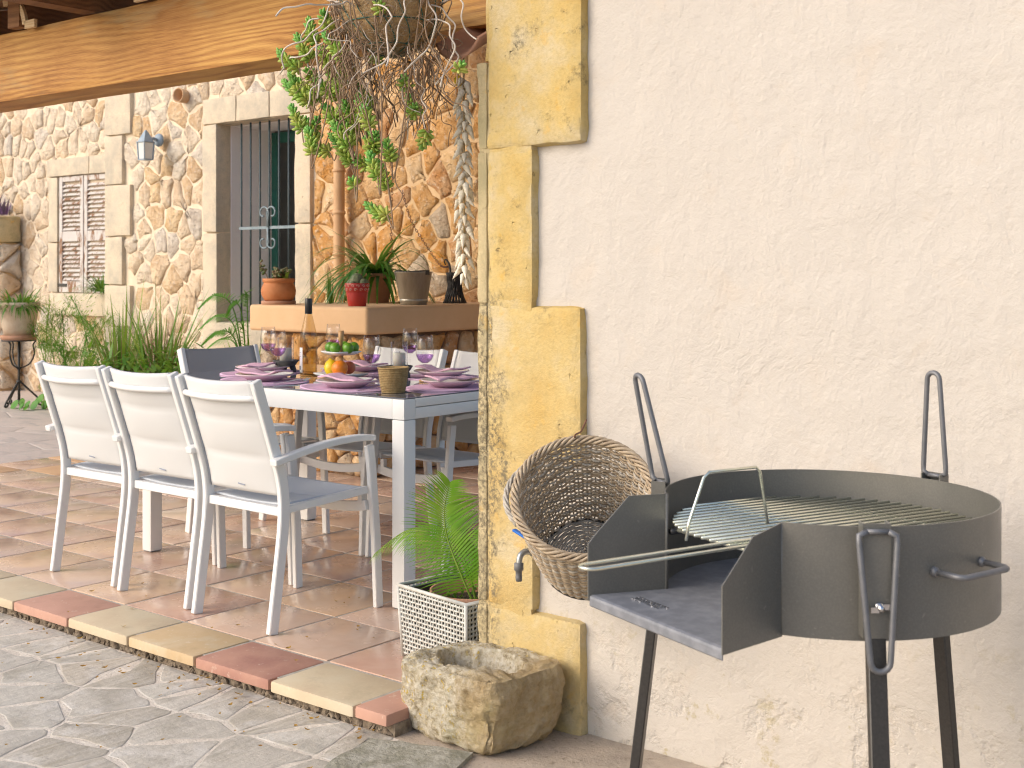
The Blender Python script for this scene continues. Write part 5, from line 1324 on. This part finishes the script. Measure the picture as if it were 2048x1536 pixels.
for q in range(14):
    m = MB(); a = U(0, 6.28); r_ = U(.01, .07); b0 = Vector((r_ * math.cos(a), r_ * math.sin(a), 0)); h = U(.04, .09)
    if q == 0: b0 = Vector((-.06, -.03, 0)); h = .05
    tip = b0 + Vector((U(-.03, .03), U(-.02, .02), h)) if q else b0 + Vector((-.075, -.01, .12))
    m.cm = 1; m.tube(smooth_path([b0, (b0 + tip) / 2 + Vector((0, 0, .01)), tip], 4), .003, 5); m.cm = 0
    for k in range(12):
        t_ = U(.3, 1); pp = b0.lerp(tip, t_); d = Vector((U(-1, 1), U(-1, 1), U(-.2, .8))).normalized()
        m.lathe([(.0006, 0), (.008, .010), (.009, .018), (.0006, .026)], 6, pp, True, d)
    m.build('rosette', ['succulent_leaf', 'stem_brown'], s)
m = MB(); clump(m, (.06, 0, 0), 4, .04, .07, .018, .5, .2); m.build('leaves', 'grass_light', s)
p = thing('red_flower_pot', 'glossy red flower pot with pale patterned band on the counter corner', 'pot', (-5.49, 5.315, CZ))
m = MB(); m.lathe([(.0001, 0), (.052, 0), (.054, .003), (.066, .083)], 36); m.lathe([(.0655, .136), (.062, .136), (.058, .11), (.0001, .108)], 36); m.build('pot_body', 'red_glaze', p)
m = MB(); m.lathe([(.0662, .083), (.0682, .084), (.0735, .134), (.0725, .137), (.0655, .137)], 36); bd = m.build('band', 'red_glaze', p)
m = MB()
for q in range(14):
    for (z0, sg) in ((.098, 1), (.120, -1)):
        a = 2 * math.pi * (q + (.5 if sg < 0 else 0)) / 14; pts = []
        for k in range(12):
            t_ = k / 11 * 5.2; rr_ = .0095 * (1 - k / 16); u = rr_ * math.cos(t_) * sg; v_ = rr_ * math.sin(t_)
            R_ = .0685 + .005 * ((z0 + v_) - .084) / .05 + .0007; pts.append((R_ * math.cos(a + u / .07), R_ * math.sin(a + u / .07), z0 + v_))
        m.tube(pts, .0016, 4)
m.build('scroll_pattern', 'red_pattern', bd)
m = MB(); m.lathe([(.0575, .112), (.0001, .114)], 16); m.build('soil', 'soil', p)
s = thing('cactus', 'clustered round cactus in the red pot', 'cactus', (-5.49, 5.315, CZ + .11))
for (dx, dy, r_) in ((0, 0, .040), (-.042, -.01, .024), (.042, .01, .026), (.01, -.042, .018), (-.025, .03, .028), (.03, .035, .024), (-.01, -.02, .024)):
    m = MB(); n = 24; mm = 10; vs = []
    for i in range(mm + 1):
        t_ = math.pi * i / mm
        for k in range(n):
            a = 2 * math.pi * k / n; rb = r_ * (1 + .10 * math.cos(a * 9)) * math.sin(t_) + 1e-4; vs.append((dx + rb * math.cos(a), dy + rb * math.sin(a), r_ * 1.0 - r_ * 1.15 * math.cos(t_)))
    m.add(vs, [(i * n + k, i * n + (k + 1) % n, (i + 1) * n + (k + 1) % n, (i + 1) * n + k) for i in range(mm) for k in range(n)], True); m.build('stem_ball', 'cactus', s)
p = thing('brown_pot', 'dark brown pot behind the red pot on the counter', 'pot', (-6.0, 5.98, CZ))
m = MB(); m.lathe([(.0001, 0), (.085, 0), (.112, .17), (.118, .172), (.118, .195), (.108, .195), (.102, .16), (.0001, .16)], 32); m.build('pot_body', 'pink_terracotta', p)
s = thing('spider_plant', 'large arching dark green strap leaved plant on the counter', 'plant', (-6.0, 5.98, CZ + .16))
for q in range(4):
    m = MB(); clump(m, (U(-.03, .03), U(-.03, .03), 0), 44, .36, .70, .034, 1.3, 2.5, 9, .55); m.build('leaf_tuft', 'spider_leaf', s)
m = MB(); m.blade((.02, -.02, .05), (.55, .1, .9), .34, .05, .35, 6); m.build('broad_leaf', 'spider_leaf', s)
s = thing('trailing_grass', 'thin trailing grass plant growing on the counter edge behind the pots', 'plant', (-6.32, 6.05, CZ))
m = MB(); clump(m, (0, 0, 0), 22, .12, .26, .012, .7, .9, 5); clump(m, (.22, -.2, 0), 16, .08, .16, .012, .9, .9, 5); m.build('blades', 'grass_leaf', s)
s = thing('upright_reeds', 'upright green shoots between the terracotta pot and spider plant', 'plant', (-6.05, 5.62, CZ))
m = MB(); clump(m, (0, 0, 0), 12, .12, .24, .016, .25, .2, 4, 1.0); clump(m, (-.1, .1, 0), 14, .06, .14, .012, .6, .8, 4); m.build('blades', 'grass_leaf', s)
p = thing('metal_bucket', 'old galvanised metal bucket standing on the counter', 'bucket', (-5.44, 5.75, CZ))
m = MB(); m.lathe([(.0001, .012), (.078, .012), (.078, 0), (.082, 0), (.082, .018), (.084, .02), (.114, .198), (.118, .2), (.118, .206), (.113, .206), (.110, .2), (.081, .022), (.0001, .02)], 40); m.build('bucket_body', 'galvanised', p)
m = MB(); m.lathe([(.0835, .018), (.087, .020), (.0875, .035), (.0865, .036)], 40); m.build('base_band', 'galvanised', p)
m = MB(); m.tube([(.116 * math.cos(a), .116 * math.sin(a) - 0, .212 + .006 * math.sin(a) ) for a in [math.pi + math.pi * k / 16 for k in range(17)]], .004, 6); m.build('bail_handle', 'iron_black', p)
for s_ in (-1, 1):
    m = MB(); m.box((s_ * .118, 0, .20), (.006, .03, .03)); m.build('ear', 'iron_black', p)
m = MB(); m.bar([(.083 * math.cos(R(232)), .083 * math.sin(R(232)), .02), (.1165 * math.cos(R(232)), .1165 * math.sin(R(232)), .198)], .004, .003, ref=(0, 1, 0)); m.build('seam', 'galvanised', p)
p = thing('black_twig_vase', 'black woven twig vase with curled horns at the counter end by the pillar', 'vase', (-5.50, 6.20, CZ))
m = MB()
for k in range(40):
    a = 2 * math.pi * k / 40; s_ = .5 * (1 if k % 2 else -1); pts = []
    for q in range(9):
        z = .20 * q / 8; r_ = .072 - .030 * math.sin(math.pi * min(1, q / 8 * .8)) + U(-.004, .004); pts.append((r_ * math.cos(a + s_ * q / 8 + U(-.05, .05)), r_ * math.sin(a + s_ * q / 8 + U(-.05, .05)), z))
    m.tube(pts, .0052, 5)
for s_ in (-1, 1): m.tube(smooth_path([(s_ * .035, 0, .19), (s_ * .045, 0, .25), (s_ * .075, 0, .285), (s_ * .09, 0, .27), (s_ * .08, 0, .25)], 4), [.008 - .0003 * i for i in range(17)], 6)
m.build('twigs', 'black_wicker', p)
# chains hanging on the wall
def chain(pts, lab, rest=.016):
    path = smooth_path(pts, 8); tot = 0; L = [0]
    for i in range(1, len(path)): tot += (path[i] - path[i - 1]).length; L.append(tot)
    m = MB(); n = int(tot / .021)
    for k in range(n):
        d = (k + .5) * .021; i = max(j for j in range(len(L)) if L[j] <= d); i = min(i, len(path) - 2); pp = path[i].lerp(path[i + 1], (d - L[i]) / max(1e-6, L[i + 1] - L[i])); tg = (path[i + 1] - path[i]).normalized()
        s1 = tg.orthogonal().normalized() if k % 2 else tg.cross(tg.orthogonal()).normalized()
        m.tube([pp + tg * .0135 * math.cos(a) + s1 * .007 * math.sin(a) for a in [2 * math.pi * q / 8 for q in range(8)]], .0026, 4, closed=True)
    o = m.build('rusty_chain', 'rust', None, (0, 0, 0)); tag(o, lab, 'chain', 'rusty chains on the wall'); return o
chain([(-6.26, 6.50, 1.78), (-6.165, 6.49, 1.567), (-6.022, 6.49, 1.39), (-5.86, 6.46, 1.25), (-5.62, 6.28, 1.24)], 'rusty chain slanting down the wall to the black vase')
chain([(-6.42, 6.50, 2.25), (-6.36, 6.50, 1.90), (-6.36, 6.49, 1.55), (-6.30, 6.45, 1.28)], 'rusty chain hanging straight down above the spider plant')
# clay drainpipe and vent
p = thing('clay_drainpipe', 'tan clay drainpipe running down the stone wall behind the spider plant', 'drainpipe', (-6.93, 6.525, 1.0))
m = MB(); pr = []
m.lathe([(.042, -.6), (.042, 2.1)], 20); m.build('pipe', 'clay_pipe', p)
for k in range(8):
    z = -.3 + k * .31; m = MB(); m.lathe([(.0425, z), (.049, z + .004), (.049, z + .022), (.0425, z + .026)], 20); m.build('collar', 'clay_pipe', p)
p = thing('clay_vent', 'short round clay vent pipe poking out of the stone wall under the beam', 'vent pipe', (-8.885, 6.60, 2.68))
m = MB(); m.lathe([(.052, -.05), (.062, .075), (.055, .075), (.045, -.05)], 24, (0, -.0, 0), True, Vector((.1, -1, .05)).normalized()); m.build('pipe', 'clay_pipe', p)
# wall lantern
p = thing('wall_lantern', 'small blue grey metal wall lantern on the stone house', 'lantern', (-9.20, 6.565, 2.33))
m = MB(); m.lathe([(.0001, -.012), (.055, -.012), (.058, 0), (.052, .012), (.03, .02), (.0001, .022)], 20, (0, 0, 0), True, (0, -1, 0)); m.build('wall_plate', 'blue_metal', p)
m = MB(); m.tube(smooth_path([(0, -.02, .0), (0, -.06, .01), (0, -.10, -.005)], 4), .013, 8); m.build('arm', 'blue_metal', p)
def sqr(r_, z): return [(-r_, -.13 - r_, z), (r_, -.13 - r_, z), (r_, -.13 + r_, z), (-r_, -.13 + r_, z)]
m = MB()
for (ra_, za, rb_, zb) in ((.052, -.03, .018, .05), (.018, .05, .006, .075)):
    m.add(sqr(ra_, za) + sqr(rb_, zb), [(k, (k + 1) % 4, 4 + (k + 1) % 4, 4 + k) for k in range(4)])
m.add(sqr(.055, -.03) + sqr(.055, -.022), [(0, 1, 2, 3), (4, 5, 6, 7)] + [(k, (k + 1) % 4, 4 + (k + 1) % 4, 4 + k) for k in range(4)]); m.build('roof', 'blue_metal', p)
for (sx, sy) in ((-1, -1), (1, -1), (1, 1), (-1, 1)):
    m = MB(); m.bar([(sx * .050, -.13 + sy * .050, -.03), (sx * .043, -.13 + sy * .043, -.17)], .008, .008); m.build('corner_post', 'blue_metal', p)
m = MB(); m.add(sqr(.045, -.17) + sqr(.045, -.18), [(0, 1, 2, 3), (4, 5, 6, 7)] + [(k, (k + 1) % 4, 4 + (k + 1) % 4, 4 + k) for k in range(4)]); m.build('base', 'blue_metal', p)
m = MB(); m.add(sqr(.046, -.032) + sqr(.040, -.168), [(k, (k + 1) % 4, 4 + (k + 1) % 4, 4 + k) for k in range(4)]); m.build('glass', 'frosted', p)
# ------------------------------------------------------------------ pot on an iron stand, pier plant
p = thing('iron_plant_stand', 'black wrought iron plant stand with curled feet at the left', 'plant stand', (-10.66, 6.12, 0))
m = MB(); m.lathe([(.001, .585), (.15, .585), (.15, .597), (.001, .597)], 32); m.build('ring_top', 'iron_black', p)
m = MB(); m.tube([(0, 0, .03), (0, 0, .585)], .012, 8); m.build('post', 'iron_black', p)
m = MB(); m.lathe([(.0001, .0), (.016, .04), (.016, .06), (.0001, .06)], 10); m.build('finial', 'iron_black', p)
for z in (.22, .34): m = MB(); m.ball((0, 0, z), .024, 10, 6, .7); m.build('knot', 'iron_black', p)
for k in range(3):
    a = 2 * math.pi * k / 3 + .95; ca, sa = math.cos(a), math.sin(a)
    m = MB(); m.tube([(r_ * ca, r_ * sa, z) for r_, z in smooth_pts] if False else [(q.x * ca, q.x * sa, q.z) for q in smooth_path([(.01, 0, .22), (.08, 0, .15), (.16, 0, .07), (.20, 0, .02), (.18, 0, .008), (.155, 0, .025), (.165, 0, .045)], 5)], .009, 6); m.build('leg', 'iron_black', p)
    m = MB(); m.tube([(q.x * ca, q.x * sa, q.z) for q in smooth_path([(.01, 0, .34), (.09, 0, .38), (.13, 0, .47), (.12, 0, .55), (.145, 0, .585)], 5)], .008, 6); m.build('scroll_arm', 'iron_black', p)
p = thing('stand_pot', 'pale clay flower pot with saucer on the iron stand', 'pot', (-10.66, 6.12, .597))
m = MB(); m.lathe([(.0001, 0), (.15, 0), (.162, .04), (.155, .042), (.0001, .02)], 32); m.build('saucer', 'pink_terracotta', p)
m = MB(); m.lathe([(.0001, .03), (.125, .03), (.15, .15), (.168, .30), (.178, .302), (.178, .335), (.165, .335), (.158, .29), (.0001, .29)], 40); m.build('pot_body', 'terracotta_pale', p)
s = thing('pot_grass', 'bushy green grassy plant in the pot on the iron stand', 'plant', (-10.66, 6.12, .885))
for q in range(3):
    m = MB(); clump(m, (0, 0, 0), 90, .14, .30, .020, 1.2, 2.2, 6, .6, .15); m.build('leaf_tuft', ['grass_leaf', 'spider_leaf', 'grass_leaf'][q], s)
s = thing('purple_plant', 'purple leaved plant on top of the stone pier at the left edge', 'plant', (-12.45, 6.92, 1.785))
for q in range(3):
    m = MB(); clump(m, (-.15 + q * .24, -.06 - .03 * q, 0), 26, .10, .32 - .06 * q, .034, .75, .5, 4, .9, .05); m.build('leaf_tuft', 'purple_leaf', s)
# ------------------------------------------------------------------ chequered planter bed and the plants at the house
bed = thing('chequered_planter', 'low planter faced with navy and cream chequered tiles behind the chairs', 'planter', (-8.12, 5.52, -.006))
m = MB(); m.box2((-.72, .008, 0), (.72, .50, .40)); m.build('planter_box', 'mortar_pale_lit', bed)
tma = [tile_mesh(.068, .068, .012, .002, q) for q in ('check_navy', 'check_white')]
for i in range(20):
    for j in range(5):
        o = link('tile', tma[(i + j) % 2], bed, (-.70 + .035 + i * .0696, -.003, .05 + j * .0696)); o.rotation_euler = (R(90), 0, 0)
m = MB(); m.box2((-.70, .03, .38), (.70, .48, .43)); m.build('soil', 'soil', bed)
s = thing('tall_reed_clump', 'tall clump of upright green and dry reeds behind the second chair', 'plant', (-8.05, 5.75, .42))
for q, mt in enumerate(('grass_leaf', 'grass_dry', 'grass_light')):
    m = MB(); clump(m, (0, 0, 0), (34, 90, 18)[q], .26, (.78, .60, .74)[q], (.022, .008, .022)[q], .75, .35, 5, .9, .16); m.build('blades', mt, s)
m = MB(); clump(m, (.25, -.05, 0), 6, .35, .5, .05, 1.2, .9, 6, .6); m.build('broad_leaves', 'grass_leaf', s)
s = thing('upright_grass_clump', 'clump of tall yellow green blades left of the reeds', 'plant', (-8.55, 5.75, .42))
for q, mt in enumerate(('grass_leaf', 'grass_light', 'grass_dry')):
    m = MB(); clump(m, (0, 0, 0), (26, 22, 36)[q], .26, (.70, .80, .50)[q], (.024, .026, .009)[q], .6, .35, 5, .95, .13); m.build('blades', mt, s)
s = thing('leafy_groundcover', 'low leafy green ground cover spilling over the chequered planter', 'plant', (-8.12, 5.62, .42))
for q in range(4):
    m = MB()
    for k in range(150):
        x = U(-.8, .7); m.blade((x, U(-.14, .22), U(-.02, .26) * U(.3, 1)), (U(-1, 1), U(-1, .4), U(-.1, .9)), U(.05, .13), U(.02, .05), U(.3, 1.2), 3)
    m.build('foliage', ('fern_leaf', 'grass_leaf', 'grass_light', 'grass_leaf')[q], s, kind='stuff')
m = MB()
for k in range(120): m.blade((U(-.5, .7), -.03, U(-.24, 0)), (U(-.6, .6), U(-1, -.2), U(-.6, .4)), U(.05, .12), U(.02, .04), .8, 3)
m.build('hanging_foliage', 'fern_leaf', s, kind='stuff')
s = thing('asparagus_fern', 'feathery light green asparagus fern below the shuttered window', 'plant', (-9.9, 6.2, 0))
for q in range(18):
    m = MB()
    a = U(0, 6.28); b0 = Vector((U(-.35, .55), U(-.1, .15), 0)); tp = b0 + Vector((math.cos(a) * U(.2, .75) - .15, math.sin(a) * .3 * U(.2, 1), U(.45, 1.0)))
    path = smooth_path([b0, b0.lerp(tp, .5) + Vector((0, 0, .22)), tp], 12)
    m.tube(path, .004, 4)
    for pp in path[4:]:
        for k in range(18): m.blade(pp + Vector((U(-.05, .05), U(-.04, .04), U(-.04, .04))), (U(-1, 1), U(-1, 1), U(-.5, .7)), U(.03, .10), .007, .5, 2)
    m.build('stem', 'grass_light' if q % 2 else 'fern_leaf', s)
s = thing('sill_plant', 'dark green grassy plant hanging from the shuttered window sill by the quoins', 'plant', (-10.50, 6.93, 1.0))
for q in range(3):
    m = MB(); clump(m, (0, -.05, .02), 60, .16, .34, .018, 1.0, 1.5, 5, .35, .10)
    m.build('leaf_tuft', ('grass_leaf', 'spider_leaf', 'grass_leaf')[q], s)
m = MB()
for k in range(130):
    x = U(-.75, -.05); m.blade((x, -.06 + U(-.03, 0), .02 - abs(x) * .05 - U(0, .45)), (U(-1, 1), -1, U(-.5, .5)), U(.03, .06), .02, .6, 2)
m.build('trailing_leaves', 'grass_light', s, kind='stuff')
s = thing('wall_fern', 'green arching fern between the counter and the stone window', 'fern', (-6.98, 5.72, .0))
m = MB(); m.lathe([(.0001, 0), (.12, 0), (.15, .22), (.16, .22), (.16, .25), (.14, .25), (.0001, .22)], 24); m.build('pot', 'pink_terracotta', s)
def fern(pts, n, L0, seed):
    random.seed(seed); path = smooth_path(pts, 8); m = MB(); N = len(path); m.tube(path, [.006 * (1 - .7 * i / (N - 1)) for i in range(N)], 4)
    for k in range(n):
        t_ = .12 + .88 * k / (n - 1); i = min(N - 2, int(t_ * (N - 1))); p_ = path[i].lerp(path[i + 1], t_ * (N - 1) - i); tg = (path[i + 1] - path[i]).normalized(); sd = tg.cross(Vector((0, -.5, .9))).normalized()
        for s_ in (-1, 1): m.blade(p_, sd * s_ + tg * .35, L0 * math.sin(math.pi * (.15 + .8 * t_)), .014, .3, 3, taper=2)
    m.build('frond', 'fern_leaf', s)
for i, (x, y, z) in enumerate(((-.42, -.1, .85), (-.50, .0, .68), (-.30, -.2, 1.0), (-.55, -.2, .5), (.08, -.2, .82), (.02, -.05, 1.02), (-.2, -.25, .75), (.15, -.1, .62), (-.12, -.1, .95), (.1, .05, .5))):
    fern([(0, 0, .24), (x * .25, y * .3, .24 + (z - .1) * .75), (x * .65, y * .7, z + .04), (x, y, z - .05)], 30, .085, 200 + i)
random.seed(88)
m = MB(); clump(m, (0, 0, .24), 30, .3, .55, .045, .5, .5, 5, 1.0, .08); m.build('leaves', 'palm_leaf', s)
s = thing('nasturtium', 'round leaved green creeper lying on the courtyard floor', 'plant', (-10.2, 6.05, 0))
for k in range(22):
    m = MB(); c_ = Vector((U(-.35, .45), U(-.12, .14), U(.02, .09))); nn = 9; nv = Vector((U(-.5, .3), -.9, U(.2, .9))).normalized(); t1 = nv.orthogonal().normalized(); t2 = nv.cross(t1); r_ = U(.028, .05)
    m.add([c_] + [c_ + (t1 * math.cos(2 * math.pi * q / nn) + t2 * math.sin(2 * math.pi * q / nn)) * r_ + nv * .006 for q in range(nn)], [(0, 1 + q, 1 + (q + 1) % nn) for q in range(nn)], True); m.build('leaf', 'fern_leaf', s)
# ------------------------------------------------------------------ fallen leaves
random.seed(55)
m = MB()
for k in range(150):
    if k < 90: x = U(-5.2, -2.45); y = 2.47 - abs(random.gauss(0, .10)); z = -.0535
    elif k < 120: x = U(-3.9, -2.4); y = U(1.7, 2.45); z = -.0535
    else: x = U(-4.4, -2.6); y = U(2.5, 3.5); z = .003
    r_ = U(.004, .010); a = U(0, 6.28); c_ = Vector((x, y, z + .003))
    pts = [Vector((math.cos(a) * r_ * u - math.sin(a) * r_ * v_, math.sin(a) * r_ * u + math.cos(a) * r_ * v_, w_ * r_)) for u, v_, w_ in ((-1.3, 0, .3), (-.3, -.6, 0), (.6, -.45, .1), (1.3, 0, .6), (.6, .45, .2), (-.3, .6, .3), (0, 0, -.1))]
    m.add([c_ + p_ for p_ in pts], [(6, i, (i + 1) % 6) for i in range(6)])
o = m.build('fallen_leaves', 'dead_leaf', None, kind='stuff'); o['label'] = 'small fallen yellow leaves scattered along the step'
